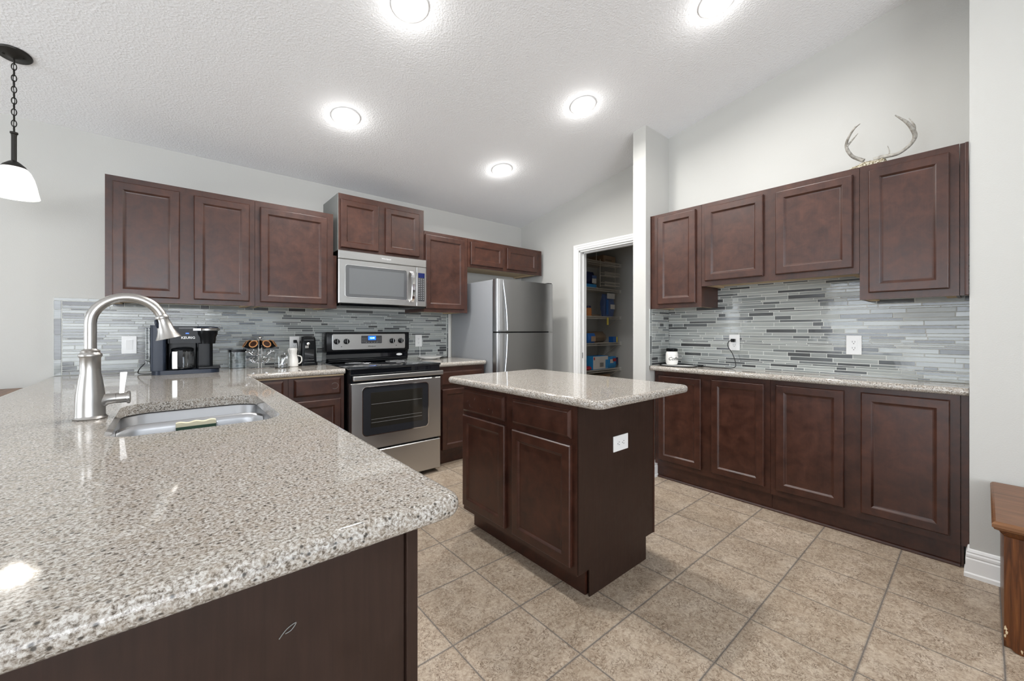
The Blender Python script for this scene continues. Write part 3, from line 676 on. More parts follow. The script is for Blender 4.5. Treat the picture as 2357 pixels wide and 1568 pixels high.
b = MB(); b.T = Matrix.Translation((1.665, 3.6235, .972)) @ Matrix.Rotation(R(84), 4, 'X'); b.lathe([(.030, 0), (.029, .0015), (.026, .002)], (0, 0, 0), 32, sy=.38); bd = b.build('badge', 'print_white', t, smooth=True)
# front
b = MB(); b.box(RX0 + .004, RX1 - .004, 3.020, 3.046, .845, .9055); b.build('front_trim', 'black_gloss', t)
YD = 3.000
plate(RX0 + .001, RX1 - .001, .298, .806, .006, 3.045, YD, .006).build('oven_door', 'steel', t)
dr = bpy.data.objects[-1] if 0 else t.children[-1]
MB().box(RX0 + .003, RX1 - .003, 3.010, 3.046, .806, .845).build('door_vent', 'black', t)
def frame(x0, x1, z0, z1, r, wd, ya, yb):
    n = 6
    return MB().loops([[(x, ya, z) for x, z in rrect(x0, x1, z0, z1, r, n)], [(x, yb, z) for x, z in rrect(x0 + .001, x1 - .001, z0 + .001, z1 - .001, r, n)], [(x, yb, z) for x, z in rrect(x0 + wd, x1 - wd, z0 + wd, z1 - wd, r - wd * .6, n)], [(x, ya, z) for x, z in rrect(x0 + wd, x1 - wd, z0 + wd, z1 - wd, r - wd * .6, n)]], cap0=False, cap1=False)
od = [c for c in t.children if c.name.startswith('oven_door')][0]
plate(1.092, 1.632, .408, .770, .030, YD, YD - .002, .001).build('oven_window', 'oven_glass', od)
frame(1.086, 1.638, .402, .776, .034, .006, YD, YD - .004).build('window_frame', 'chrome', od, smooth=True)
plate(1.150, 1.580, .462, .728, .004, YD - .002, YD - .0026, .0003).build('inner_window', 'oven_inner', od)
b = MB()
for z in (.50, .525, .64): b.tube([(1.155, YD - .0030, z), (1.575, YD - .0030, z)], .0007, 6)
b.build('oven_racks', 'key_ink', od)
b = MB(); b.cbox(RX0 + .003, RX1 - .003, 2.955, 2.978, .828, .864, .006); b.box(RX0 + .04, RX0 + .07, 2.975, 3.02, .842, .856); b.box(RX1 - .07, RX1 - .04, 2.975, 3.02, .842, .856)
b.build('door_handle', 'steel', t, smooth=False)
plate(RX0 + .004, RX1 - .004, .036, .285, .006, 3.045, YD + .002, .006).build('storage_drawer', 'steel', t)

# ------------------------------------------------------------------ microwave
t = thing('microwave', 'stainless over-the-range microwave hanging under the short cabinet', 'microwave', (0, 0, 0))
X0, X1, Z0, Z1, YM = 1.026, 1.779, 1.412, 1.8395, 3.300
b = MB(); b.box(X0, X1, YM + .02, YA - .012, Z0 + .004, Z1); b.build('body', 'black', t)
b = MB(); b.loops([[(x, YM + .004, Z0 + .004), (x, YM + .03, Z0 - .014), (x, 3.62, Z0 - .014), (x, 3.64, Z0 + .004)] for x in (X0 + .004, X1 - .004)]); b.build('vent_base', 'black', t)
plate(X0 - .018, X1, Z1 - .068, Z1 - .001, .003, YM + .02, YM - .001, .004).build('top_vent_panel', 'steel', t)
md = plate(X0 - .018, X1 - .100, Z0 + .004, Z1 - .070, .004, YM + .02, YM - .002, .005).build('microwave_door', 'steel', t)
plate(1.062, 1.585, 1.468, 1.724, .018, YM - .002, YM - .0035, .001).build('door_window', 'mw_glass', md)
frame(1.057, 1.590, 1.463, 1.729, .021, .005, YM - .002, YM - .005).build('window_frame', 'chrome', md, smooth=True)
plate(1.090, 1.560, 1.492, 1.700, .004, YM - .0035, YM - .004, .0003).build('window_mesh', 'mw_inner', md)
hp = [(1.630, YM - .004, 1.722), (1.630, YM - .030, 1.700), (1.630, YM - .042, 1.64), (1.630, YM - .045, 1.585), (1.630, YM - .042, 1.53), (1.630, YM - .030, 1.470), (1.630, YM - .004, 1.448)]
b = MB(); pts = smooth_path(hp, 5)
b.loops([[(p.x - .015, p.y, p.z - .004), (p.x + .015, p.y, p.z - .004), (p.x + .015, p.y - .002, p.z + .004), (p.x - .015, p.y - .002, p.z + .004)] if 0 else [(p.x - .016, p.y + .004, p.z), (p.x + .016, p.y + .004, p.z), (p.x + .012, p.y - .006, p.z), (p.x - .012, p.y - .006, p.z)] for p in pts]); b.build('door_handle', 'chrome', md, smooth=True)
cp = plate(X1 - .098, X1 - .001, Z0 + .004, Z1 - .070, .004, YM + .02, YM - .002, .004).build('control_panel', 'steel', t)
plate(X1 - .084, X1 - .018, 1.462, 1.718, .003, YM - .002, YM - .0035, .001).build('keypad', 'keypad', cp)
dp = plate(X1 - .082, X1 - .020, 1.674, 1.716, .002, YM - .0035, YM - .0042, .0003).build('clock_display', 'display_dim', cp)
text_mesh('2:08', .016, 'clock_digits', 'digits', dp, (X1 - .051, YM - .0045, 1.694)) if 0 else None
b = MB()
for r_ in range(12):
    for c_ in range(3): x = X1 - .074 + c_ * .021; z = 1.662 - r_ * .0165; b.box(x - .0045, x + .0045, YM - .0040, YM - .0034, z - .0025, z + .0025)
b.build('keys', 'key_ink', cp)
text_mesh('Whirlpool', .020, 'lettering', 'print_white', t, (1.40, YM - .0015, 1.806))

# ------------------------------------------------------------------ refrigerator
t = thing('refrigerator', 'grey stainless top-freezer refrigerator in the corner', 'refrigerator', (0, 0, 0))
FX0, FX1 = 2.318, 3.070
b = MB(); b.cbox(FX0, FX1, 3.015, 3.735, .03, 1.680, .006); b.build('cabinet', 'fridge_side', t, smooth=True)
MB().box(FX0 + .02, FX1 - .02, 3.03, 3.7, .001, .03).build('base_grille', 'black', t)
MB().box(FX0 + .006, FX1 - .006, 3.003, 3.016, .06, 1.674).build('door_gasket', 'black', t)
for z0, z1, nm in ((1.188, 1.684, 'freezer_door'), (.06, 1.176, 'refrigerator_door')):
    prof = [(FX0, 3.003), (FX0, 2.955), (FX0 + .004, 2.946), (FX0 + .012, 2.941), (FX0 + .2, 2.936), ((FX0 + FX1) / 2, 2.934), (FX1 - .2, 2.936), (FX1 - .012, 2.941), (FX1 - .004, 2.946), (FX1, 2.955), (FX1, 3.003)]
    b = MB(); b.loops([[(x, y, z) for x, y in prof] for z in (z0, z1)])
    d_ = b.build(nm, 'fridge_steel', t, smooth=True)
    # bowed contour handle on the left edge
    h = MB(); rings = []
    za, zb = (1.200, 1.676) if z0 > 1 else (.62, 1.164)
    for k in range(21):
        u = k / 20; z = za + (zb - za) * u; v = (1 - u) if z0 > 1 else u    # deepest near the split
        w = .030 + .052 * math.sin(min(1, v * 1.0) * math.pi / 2) * (.55 + .45 * v) ; dpt = .012 + .030 * math.sin(v * math.pi / 2)
        w2 = .040
        rings.append([(FX0 + .010, 2.940, z), (FX0 + .006, 2.928, z), (FX0 + .012, 2.914, z), (FX0 + .012 + w2 * .6, 2.908, z), (FX0 + w2 + .012, 2.916, z), (FX0 + w2 + .014, 2.938, z)])
    h.loops(rings); h.build('door_handle', 'steel', d_, smooth=True)
    rb = MB(); pts = []
    for k in range(17):
        u = k / 16; z = za + (zb - za) * u; v = (1 - u) if z0 > 1 else u
        pts.append((FX0 + .058 + .050 * math.sin(v * math.pi * .5), 2.930 - .006 * v, z))
    rb.tube(pts, .006, 8); rb.build('handle_rim', 'chrome', d_, smooth=True)
MB().cbox(FX1 - .07, FX1 - .01, 2.95, 3.04, 1.6845, 1.694, .003).build('hinge_cap', 'black', t)

# ------------------------------------------------------------------ recessed lights and pendant
ang = math.atan(SL); CAN_W = 1.3; CAN_D = 10
k = 0
for (x, y, lab) in ((.912, 1.860, 'top centre of the photo, left of the other cut-off light'), (.908, 2.812, 'above the short cabinet over the microwave'), (2.262, 1.872, 'above the island, in front of the pantry'), (2.275, 2.817, 'nearest the refrigerator corner, smallest looking'), (2.266, .945, 'at the top edge to the right')):
    t = thing('recessed_light', 'round lit recessed ceiling light ' + lab, 'ceiling light', (x, y, zc(y) - .0005), 0, 'recessed lights in the sloped ceiling')
    t.rotation_euler = (-ang, 0, 0)
    MB().lathe([(.093, 0), (.092, -.005), (.088, -.007), (.072, -.006), (.070, -.0045), (.070, 0)], (0, 0, 0), 48, cap0=False, cap1=False).build('trim_ring', 'white', t, smooth=True)
    MB().lathe([(.0695, -.001), (.0695, -.004), (.060, -.0045)], (0, 0, 0), 48).build('lens', 'can_light', t)
    ld = bpy.data.lights.new('can_light', 'POINT'); ld.energy = CAN_W; ld.color = (1, .985, .96); ld.shadow_soft_size = .045
    lo = bpy.data.objects.new('can_light', ld); COL.objects.link(lo); lo.location = (x, y, zc(y) - .05)
    area('can_downlight', (x, y, zc(y) - .02), (-ang, 0, 0), .13, .13, CAN_D, (1, .985, .96), 'DISK', 165)
t = thing('pendant_light', 'pendant lamp with bell-shaped alabaster glass shade on a dark chain', 'pendant light', (-.600, 3.160, 0))
PZ = zc(3.160)
b = MB(); b.T = Matrix.Translation((0, 0, PZ - .0008)) @ Matrix.Rotation(-ang, 4, 'X'); b.lathe([(.062, 0), (.063, -.004), (.060, -.009), (.030, -.013), (.012, -.022), (.008, -.024)], (0, 0, 0), 36)
for s in (-1, 1): b.lathe([(.005, -.012), (.0045, -.017), (.002, -.018)], (s * .034, 0, 0), 10)
b.build('canopy', 'bronze', t, smooth=True)
b = MB(); z = PZ - .022; i = 0
while z > 2.195:
    c_ = []
    for q in range(13):
        a = 2 * math.pi * q / 12; u_, w_ = .0085 * math.cos(a), .0175 * math.sin(a)
        c_.append((u_ if i % 2 else 0, 0 if i % 2 else u_, z - .015 + w_))
    b.tube(c_, .0022, 6, caps=False); z -= .0285; i += 1
b.tube(smooth_path([(0, 0, PZ - .02), (-.004, .005, PZ - .15), (.003, -.004, 2.36), (-.003, .003, 2.20)]), .0016, 5)
b.build('chain', 'bronze', t, smooth=True)
b = MB(); b.lathe([(.008, 2.198), (.014, 2.196), (.014, 2.188), (.0095, 2.184), (.0095, 2.052), (.013, 2.050), (.020, 2.045), (.038, 2.028), (.044, 2.018), (.043, 2.014)], (0, 0, 0), 28); b.build('rod', 'bronze', t, smooth=True)
MB().lathe([(.042, 2.018), (.056, 2.000), (.068, 1.970), (.076, 1.935), (.083, 1.895), (.088, 1.874), (.0855, 1.873), (.080, 1.895), (.073, 1.935), (.064, 1.970), (.050, 1.998), (.038, 2.014)], (0, 0, 0), 40, cap0=False, cap1=False).build('lamp_shade', 'shade', t, smooth=True)
MB().ball((0, 0, 1.955), .026, 16).build('bulb', 'bulb', t, smooth=True)
pl = bpy.data.lights.new('pendant_bulb', 'POINT'); pl.energy = 0.8; pl.color = (1, .95, .88); pl.shadow_soft_size = .05
po = bpy.data.objects.new('pendant_bulb', pl); COL.objects.link(po); po.location = (-.600, 3.160, 1.862)

# ------------------------------------------------------------------ outlets, switch
def outlet(kind, label, loc, rotz, roty=0):
    """local: plate in xz plane facing -y"""
    t = thing(kind, label, 'wall outlet' if kind == 'wall_outlet' else 'light switch', loc, rotz)
    L = Matrix.Rotation(roty, 4, 'Y')
    b = MB(); b.T = L; b.cbox(-.0375, .0375, -.0055, 0, -.060, .060, .0025); b.build('cover_plate', 'white', t)
    b = MB(); b.T = L
    if kind == 'wall_outlet':
        b.box(-.0165, .0165, -.0068, -.0054, -.034, .034); b.build('receptacle', 'white', t)
        b = MB(); b.T = L
        for s in (-1, 1):
            zc2 = s * .019
            b.box(-.0075, -.0055, -.0071, -.0066, zc2 - .003, zc2 + .006); b.box(.0050, .0070, -.0071, -.0066, zc2 - .003, zc2 + .006); b.box(-.0025, .0025, -.0071, -.0066, zc2 - .012, zc2 - .008)
        b.build('slots', 'ink', t)
    else:
        b.loops([[(-.016, -.0055, -.033), (.016, -.0055, -.033), (.016, -.0055, .033), (-.016, -.0055, .033)], [(-.016, -.0062, -.033), (.016, -.0062, -.033), (.016, -.0095, .033), (-.016, -.0095, .033)]]); b.build('rocker', 'white', t)
    return t
YT = YA - .0145
outlet('light_switch', 'white rocker light switch left of the coffee maker', (-.213, YT, 1.102), 0)
outlet('wall_outlet', 'white outlet behind the can opener with a black plug', (.790, YT, 1.088), 0)
outlet('wall_outlet', 'white outlet right of the range feeding the white cord', (1.929, YT, 1.094), 0)
outlet('wall_outlet', 'white alcove outlet with the black plug and cord', (3.2425, 1.221, 1.108), RZ)
outlet('wall_outlet', 'white alcove outlet with nothing plugged in', (3.2425, .526, 1.108), RZ)
outlet('wall_outlet', 'white sideways outlet on the end of the island', (1.668, 1.1485, .654), 0, R(90))

# ------------------------------------------------------------------ coffee maker
t = thing('coffee_maker', 'black coffee maker with glass carafe and chrome-rimmed pod head', 'coffee maker', (.075, 3.50, ZK + .0005), R(-3))
b = MB(); n_ = 10
def rb(x0, x1, y0, y1, z0, z1, r, mi=0, bb=None, n=5):
    bb = bb or MB(); return bb.loops([[(x, y, z) for x, y in rrect(x0, x1, y0, y1, r, n)] for z in (z0, z1)], mi)
bs = rb(-.165, .185, -.120, .09, 0, .026, .05); bs.build('base', 'blue_black', t, smooth=True)
b = MB(); rb(-.170, -.095, -.095, .095, .026, .318, .015, 0, b); b.build('left_column', 'blue_black', t, smooth=True)
b = MB(); rb(-.094, .150, .02, .095, .026, .200, .01, 0, b); rb(-.094, .140, -.085, .095, .200, .314, .022, 0, b); rb(.055, .150, -.02, .095, .026, .200, .02, 0, b); b.build('housing', 'black', t, smooth=True)
b = MB(); b.lathe([(.046, .195), (.050, .24), (.058, .258), (.060, .280)], (.118, -.055, 0), 32); b.build('pod_head', 'black', t, smooth=True)
b = MB(); b.lathe([(.061, .280), (.070, .284), (.071, .296), (.066, .300)], (.118, -.055, 0), 36); b.box(.045, .085, -.128, -.06, .284, .297); b.build('lid_ring', 'steel', t, smooth=True)
b = MB(); b.lathe([(.064, .300), (.060, .308), (.03, .313)], (.118, -.055, 0), 32); b.build('lid', 'blue_black', t, smooth=True)
b = MB(); b.cbox(.070, .190, -.118, .02, .027, .044, .004); b.build('drip_tray', 'black', t)
b = MB(); rb(-.197, -.172, -.04, .09, .07, .300, .01, 0, b); b.build('water_tank', 'smoke', t, smooth=True)
ca = MB().lathe([(.050, .0), (.066, .008), (.068, .06), (.062, .105), (.058, .118), (.0555, .118), (.0595, .105), (.0655, .06), (.0635, .010), (.048, .003)], (-.012, -.05, .028), 36).build('carafe', 'glass', t, smooth=True)
MB().lathe([(.058, .118), (.060, .132), (.05, .140), (.02, .144)], (-.012, -.05, .028), 32).build('carafe_lid', 'black', ca, smooth=True)
b = MB(); b.loops([[(-.030, y, z), (-.008, y, z), (-.008, y - .006, z), (-.030, y - .006, z)] for y, z in ((-.108, .150), (-.132, .155), (-.134, .10), (-.130, .045), (-.118, .040))]); b.build('carafe_handle', 'black', ca, smooth=True)
MB().cbox(-.062, -.032, -.126, -.112, .034, .150, .004).build('carafe_band', 'steel', ca)
MB().box(-.03, .05, -.0862, -.085, .296, .304).build('control_strip', 'keypad', t)
MB().box(.005, .022, -.0864, -.0852, .262, .268).build('indicator', 'display', t)
text_mesh('KEURIG', .021, 'lettering', 'print_white', t, (.018, -.0860, .236), bold=.0004)
MB().tube(smooth_path([(-.165, .05, .09), (-.19, .06, .085), (-.225, .05, .045), (-.238, .03, .012), (-.215, .0, .004), (-.17, -.01, .004)]), .0028, 8).build('power_cord', 'rubber', t, smooth=True)

# ------------------------------------------------------------------ coffee pod carousel and its pods
cx_, cy_ = .520, 3.580
t = thing('pod_carousel', 'chrome wire coffee pod carousel on the counter by the jar', 'carousel', (cx_, cy_, ZK + .0005))
b = MB(); b.lathe([(.070, 0), (.071, .003), (.060, .006), (.02, .008)], (0, 0, 0), 40); b.build('base', 'chrome', t, smooth=True)
b = MB(); b.tube([(-.010, 0, .006), (-.010, 0, .215)], .003, 8); b.tube([(.010, 0, .006), (.010, 0, .215)], .003, 8); b.build('rods', 'chrome', t, smooth=True)
MB().ball((0, 0, .228), .014, 16).build('knob', 'chrome', t, smooth=True)
b = MB()
for lvl in (.055, .110):
    for q in range(7):
        a = 2 * math.pi * q / 7 + lvl * 9
        for s in (-1, 1):
            a2 = a + s * .28
            b.tube(smooth_path([(0.01 * math.cos(a), .01 * math.sin(a), lvl - .012), (.04 * math.cos(a2), .04 * math.sin(a2), lvl - .016), (.070 * math.cos(a2), .070 * math.sin(a2), lvl + .010), (.092 * math.cos(a2), .092 * math.sin(a2), lvl + .016)], 4), .0017, 6)
        ring = []
        for k in range(13):
            th = 2 * math.pi * k / 12; rr_ = .024
            c_ = Vector((.078 * math.cos(a), .078 * math.sin(a), lvl + .012)); ax = Vector((-math.sin(a), math.cos(a), 0)); up = Vector((-math.cos(a) * .75, -math.sin(a) * .75, .66))
            ring.append(tuple(c_ + ax * rr_ * math.cos(th) + up * rr_ * math.sin(th)))
        b.tube(ring, .0015, 5, caps=False)
b.build('wire_arms', 'chrome', t, smooth=True)
PODW = ['at the back left', 'pointing left toward the coffee maker', 'front one left of centre', 'front one right of centre', 'pointing right toward the range', 'at the back right', 'at the very back against the wall']
for q in range(7):
    a = R(-98 - 128.6 + 51.43 * q)
    p = thing('coffee_pod', 'coffee pod with orange foil rim on the carousel, ' + PODW[q], 'coffee pod', (cx_, cy_, ZK + .0005), 0, 'coffee pods on the carousel')
    out = Vector((math.cos(a), math.sin(a), .60)).normalized(); pos = Vector((.060 * math.cos(a), .060 * math.sin(a), .162))
    T = Matrix.Translation(pos) @ Vector((0, 0, 1)).rotation_difference(out).to_matrix().to_4x4()
    b = MB(); b.T = T; b.lathe([(.0175, .0), (.020, .004), (.0265, .042)], (0, 0, 0), 20); b.build('cup', 'black', p, smooth=True)
    b = MB(); b.T = T; b.lathe([(.0265, .0422), (.0305, .043), (.0305, .045), (.0235, .046), (.0225, .044)], (0, 0, 0), 24, cap0=False, cap1=False); b.build('rim', 'foil_orange', p, smooth=True)
    b = MB(); b.T = T; b.lathe([(.0232, .0425), (.0232, .0435)], (0, 0, 0), 20); b.build('filter', 'pod_dark', p)
# clear container behind, jar, bottle, can opener
b = MB(); b.loops([[(x, y, z) for x, y in rrect(.335, .440, 3.655, 3.735, .02, 4)] for z in (ZK + .0005, ZK + .12)], cap1=False)
b.loops([[(x, y, z) for x, y in rrect(.338, .437, 3.658, 3.732, .018, 4)] for z in (ZK + .12, ZK + .004)], cap0=False)
t = tag(b.build('storage_container', 'smoke', smooth=True), 'clear smoky container with black lid behind the pod carousel', 'container')
MB().loops([[(x, y, z) for x, y in rrect(.332, .443, 3.652, 3.738, .02, 4)] for z in (ZK + .1205, ZK + .138)]).build('container_lid', 'black', t, smooth=True)
t = tag(MB().lathe([(.048, 0), (.052, .004), (.053, .09), (.044, .115), (.040, .140), (.0375, .140), (.0415, .115), (.0505, .09), (.0495, .008), (.04, .004)], (.650, 3.470, ZK + .0005), 32).build('glass_mug', 'glass', smooth=True), 'clear glass jar mug with handle standing between carousel and white bottle', 'glass jar')
MB().tube(smooth_path([(.654, 3.418, 1.022), (.660, 3.395, 1.018), (.662, 3.390, .985), (.660, 3.396, .95), (.654, 3.417, .943)]), .006, 8).build('mug_handle', 'glass', t, smooth=True)
MB().tube([(.632, 3.470, .9295), (.674, 3.480, .990)], .006, 8).build('x', 'white', smooth=True).name = 'scoop'
tag(bpy.data.objects['scoop'], 'small white scoop leaning inside the glass jar', 'scoop')
t = tag(MB().lathe([(.034, 0), (.038, .004), (.038, .055), (.032, .075), (.028, .10), (.031, .125), (.033, .135), (.030, .145), (.01, .147)], (.735, 3.535, ZK + .0005), 28).build('bottle', 'cream', smooth=True), 'white ceramic bottle right of the glass jar', 'bottle')
MB().tube(smooth_path([(.767, 3.531, 1.0), (.792, 3.527, .99), (.796, 3.526, .96), (.786, 3.527, .94), (.770, 3.531, .935)]), .005, 8).build('bottle_handle', 'cream', t, smooth=True)
t = thing('can_opener', 'tall black electric can opener beside the range', 'can opener', (.862, 3.620, ZK + .0005))
b = MB(); b.loops([[(x, y, z) for x, y in rrect(-w, w, -d_, d_, .014, 5)] for w, d_, z in ((.064, .055, 0), (.064, .055, .022), (.060, .045, .025), (.056, .043, .15), (.052, .040, .215), (.046, .034, .232), (.030, .022, .238))]); b.build('body', 'black', t, smooth=True)
MB().cbox(-.036, .036, -.0505, -.043, .05, .13, .003).build('front_panel', 'black_gloss', t)
b = MB(); b.box(-.040, .040, -.0562, -.0552, .020, .0215); b.box(-.036, .036, -.0512, -.0506, .044, .0455); b.box(-.036, .036, -.0480, -.045, .205, .2065); b.build('trim_line', 'key_ink', t)
b = MB(); b.T = Matrix.Translation((-.008, -.050, .175)) @ Matrix.Rotation(R(90), 4, 'X'); b.lathe([(.013, 0), (.012, .006), (.006, .009)], (0, 0, 0), 20); b.build('cutting_wheel', 'chrome', t, smooth=True)
MB().cbox(-.03, -.004, -.0500, -.044, .140, .160, .002).build('magnet_arm', 'chrome', t)
t2 = thing('power_cord', 'black plug and cord looping from outlet to can opener', 'cord', (0, 0, 0))
MB().cbox(.778, .802, 3.705, 3.737, 1.095, 1.120, .004).build('plug', 'black', t2)
MB().tube(smooth_path([(.790, 3.708, 1.108), (.800, 3.695, 1.10), (.804, 3.690, 1.03), (.795, 3.70, .99), (.775, 3.69, .96), (.772, 3.68, .93), (.790, 3.67, .9175), (.800, 3.66, .9175)]), .0032, 8).build('cable', 'rubber', t2, smooth=True)
# right of range: white dish, cord, utensil
t = thing('round_dish', 'flat white round dish on the counter right of the range', 'dish', (1.955, 3.560, ZK + .0005))
MB().lathe([(.07, 0), (.080, .006), (.115, .022), (.118, .026), (.108, .027), (.05, .020)], (0, 0, 0), 40).build('bowl', 'white', t, smooth=True)
tag(MB().tube(smooth_path([(1.938, 3.742, 1.055), (1.940, 3.735, 1.00), (1.940, 3.733, .94), (1.942, 3.715, .9175), (1.948, 3.69, .9175)]), .0026, 8).build('charging_cord', 'white', smooth=True), 'thin white cord hanging from the outlet to the dish', 'cord')
b = MB(); b.tube([(2.10, 3.60, .921), (2.16, 3.64, .921)], .006, 8); b.tube([(2.16, 3.64, .921), (2.235, 3.68, .919)], .004, 8)
tag(b.build('utensil', 'black', smooth=True), 'dark kitchen utensil lying on the counter beside the white dish', 'utensil')
b = MB(); b.cbox(1.99, 2.06, 3.44, 3.455, .9145, .920, .002) if 0 else None

# ------------------------------------------------------------------ alcove counter things
t = thing('wax_warmer', 'small white jar with black top and coffee lettering in alcove corner', 'jar', (3.095, 1.640, ZK + .0080), R(-40))
MB().lathe([(.036, 0), (.040, .003), (.046, .02), (.048, .045), (.047, .085), (.042, .104), (.038, .108)], (0, 0, 0), 36).build('body', 'cream', t, smooth=True)
MB().lathe([(.042, .1085), (.044, .112), (.044, .130), (.038, .132), (.036, .118)], (0, 0, 0), 36).build('top_cup', 'black', t, smooth=True)
# wrap lettering round the body by bending the text mesh
lt = text_mesh('Coffee', .036, 'lettering', 'ink', t, (0, 0, .050), (0, 0, 0), shear=.45, depth=0.0, bold=.0003)
for v in lt.data.vertices:
    a = v.co.x / .0487; z = v.co.y; v.co = Vector((.0487 * math.sin(a), -.0487 * math.cos(a), z))
b = MB()
for a0 in range(-40, 50, 12): b.tube([(.0488 * math.sin(R(a0)), -.0488 * math.cos(R(a0)), .075 + .004 * math.cos(R(a0 * 2))), (.0488 * math.sin(R(a0 + 6)), -.0488 * math.cos(R(a0 + 6)), .078)], .0006, 5)
b.build('printed_arc', 'ink', t)
t = thing('serving_tray', 'oval white tray with black rim under the lettered jar', 'tray', (3.100, 1.590, ZK + .0005))
MB().lathe([(.135, .0), (.140, .003), (.128, .004), (.10, .0035)], (0, 0, 0), 48, sy=1).build('dish', 'white', t, smooth=True)
MB().lathe([(.138, .0), (.146, .004), (.147, .009), (.143, .010), (.137, .0045)], (0, 0, 0), 48, cap0=False, cap1=False).build('rim', 'black', t, smooth=True)
for c_ in t.children: c_.scale = (.80, 1.0, .75)
t = thing('power_cord', 'black cord running from alcove outlet down to the tray', 'cord', (0, 0, 0))
MB().cbox(3.205, 3.2355, 1.210, 1.236, 1.112, 1.136, .004).build('plug', 'black', t)
MB().tube(smooth_path([(3.208, 1.224, 1.124), (3.190, 1.242, 1.115), (3.186, 1.246, 1.08), (3.195, 1.215, 1.02), (3.195, 1.195, .95), (3.185, 1.200, .925), (3.165, 1.235, .9175), (3.150, 1.31, .9175), (3.175, 1.39, .9175), (3.185, 1.430, .9175)]), .0030, 8).build('cable', 'rubber', t, smooth=True)
MB().cbox(3.160, 3.185, 1.425, 1.465, .9145, .928, .004).build('switch_box', 'black', t)

# ------------------------------------------------------------------ antlers on the cabinet
F_, CX_, CY_, YW = 924.2, 1178.5, 760.5, R(40.37)
t = thing('deer_antlers', 'pair of pale deer antlers lying on top of the alcove cabinet', 'antlers', (3.10, .43, 2.1225))
def ant(pts, rs, sub=5):
    P = smooth_path(pts, sub); rr_ = []
    n = len(pts) - 1
    for i in range(len(P)):
        u = i / (len(P) - 1) * n; k = min(int(u), n - 1); rr_.append(rs[k] + (rs[k + 1] - rs[k]) * (u - k))
    return P, rr_
def W3(px, py, x):   # point of the antler, measured in the plane at depth x, stored relative to the root
    s, c = math.sin(YW), math.cos(YW); r = (px - CX_) / F_; d = (s + r * c, c - r * s, (CY_ - py) / F_); k = x / d[0]
    return (x - 3.10, d[1] * k - .43, 1.2 + d[2] * k - 2.1225)
right = [(2010, 368, 3.10), (2026, 363, 3.10), (2044, 359, 3.09), (2066, 354, 3.08), (2087.6, 340, 3.07), (2102, 324, 3.06), (2106, 311, 3.05), (2100.6, 298, 3.03), (2087.6, 282, 3.0), (2060, 265, 2.97)]
left = [(1988, 370, 3.10), (1976, 366, 3.10), (1962, 360, 3.08), (1950.5, 345.4, 3.06), (1948.3, 331, 3.05), (1954.8, 313.7, 3.03), (1966.4, 296.4, 3.01), (1980, 284.8, 2.99)]
b = MB(); P, q = ant([W3(*p) for p in right], [.012, .012, .010, .009, .0085, .009, .0105, .010, .008, .002]); b.tube(P, q, 10)
P, q = ant([W3(2105, 300, 3.04), W3(2104, 288, 3.05), W3(2092, 272, 3.07)], [.006, .005, .0012]); b.tube(P, q, 8)
P, q = ant([W3(2046, 358, 3.09), W3(2047, 347, 3.08), W3(2043, 336, 3.08)], [.004, .003, .001]); b.tube(P, q, 8); b.build('right_antler', 'bone', t, smooth=True)
b = MB(); P, q = ant([W3(*p) for p in left], [.011, .010, .009, .009, .0075, .0065, .0045, .0015]); b.tube(P, q, 10)
P, q = ant([W3(1949, 338, 3.05), W3(1962, 322, 3.08), W3(1975, 307, 3.11)], [.006, .005, .0012]); b.tube(P, q, 8)
P, q = ant([W3(1951, 325, 3.04), W3(1958, 306, 3.05), W3(1968.5, 290.6, 3.06)], [.004, .003, .0012]); b.tube(P, q, 8); b.build('left_antler', 'bone', t, smooth=True)
b = MB(); P0 = W3(1996, 374, 3.10)
b.ball((P0[0], P0[1], .030), .058, 20, 0, (.75, 1.0, .52)); b.ball((P0[0] - .005, P0[1] + .048, .024), .030, 14, 0, (1, 1.2, .7)); b.ball((P0[0], P0[1] - .050, .036), .028, 14, 0, (1, 1.2, .8))
sk = b.build('skull_plate', 'skull', t, smooth=True)
for v in sk.data.vertices: v.co += Vector((random.uniform(-.005, .005), random.uniform(-.005, .005), random.uniform(-.001, .005)))
for v in sk.data.vertices: v.co.z = max(v.co.z, .0005)

# ------------------------------------------------------------------ side table at the right edge
t = thing('side_table', 'stained oak low table against the right wall, chipped at its foot', 'table', (0, 0, 0))
TX0, TX1, TYa, TYb = 2.338, 2.950, -.018, -1.05
b = MB(); rings = []
for ins, z in ((.018, .452), (.006, .458), (.004, .463), (.0, .467), (.0, .478), (.004, .484), (.010, .487)):
    rings.append([(TX0 + ins, TYb + ins, z), (TX1, TYb + ins, z), (TX1, TYa - ins, z), (TX0 + ins, TYa - ins, z)])
b.loops(rings); b.build('table_top', 'oak_top', t)
b = MB(); b.loops([[(TX0 + i, TYb + i, z), (TX1, TYb + i, z), (TX1, TYa - i, z), (TX0 + i, TYa - i, z)] for i, z in ((.040, .428), (.036, .432), (.028, .436), (.020, .447), (.018, .452))]); b.build('moulding', 'oak', t)
pv = [(-.060 + .012, .428), (-.060 + .012, .045), (-.064 + .008, .020), (-.075, .004), (-.090, .001), (-.115, .001)]
arc = [(-.120, .012), (-.130, .028), (-.150, .050), (-.20, .068), (-.30, .075), (-.77, .075), (-.87, .068), (-.92, .05), (-.94, .028), (-.95, .001), (-1.00, .001), (-1.01, .02), (-1.01, .428)]
pp = pv + arc; n = len(pp)
b = MB(); b.add([(2.385, y, z) for y, z in pp] + [(2.410, y, z) for y, z in pp], [tuple(range(n)), tuple(range(2 * n - 1, n - 1, -1))] + [(i, i + n, (i + 1) % n + n, (i + 1) % n) for i in range(n)]); b.build('front_panel', 'oak', t)
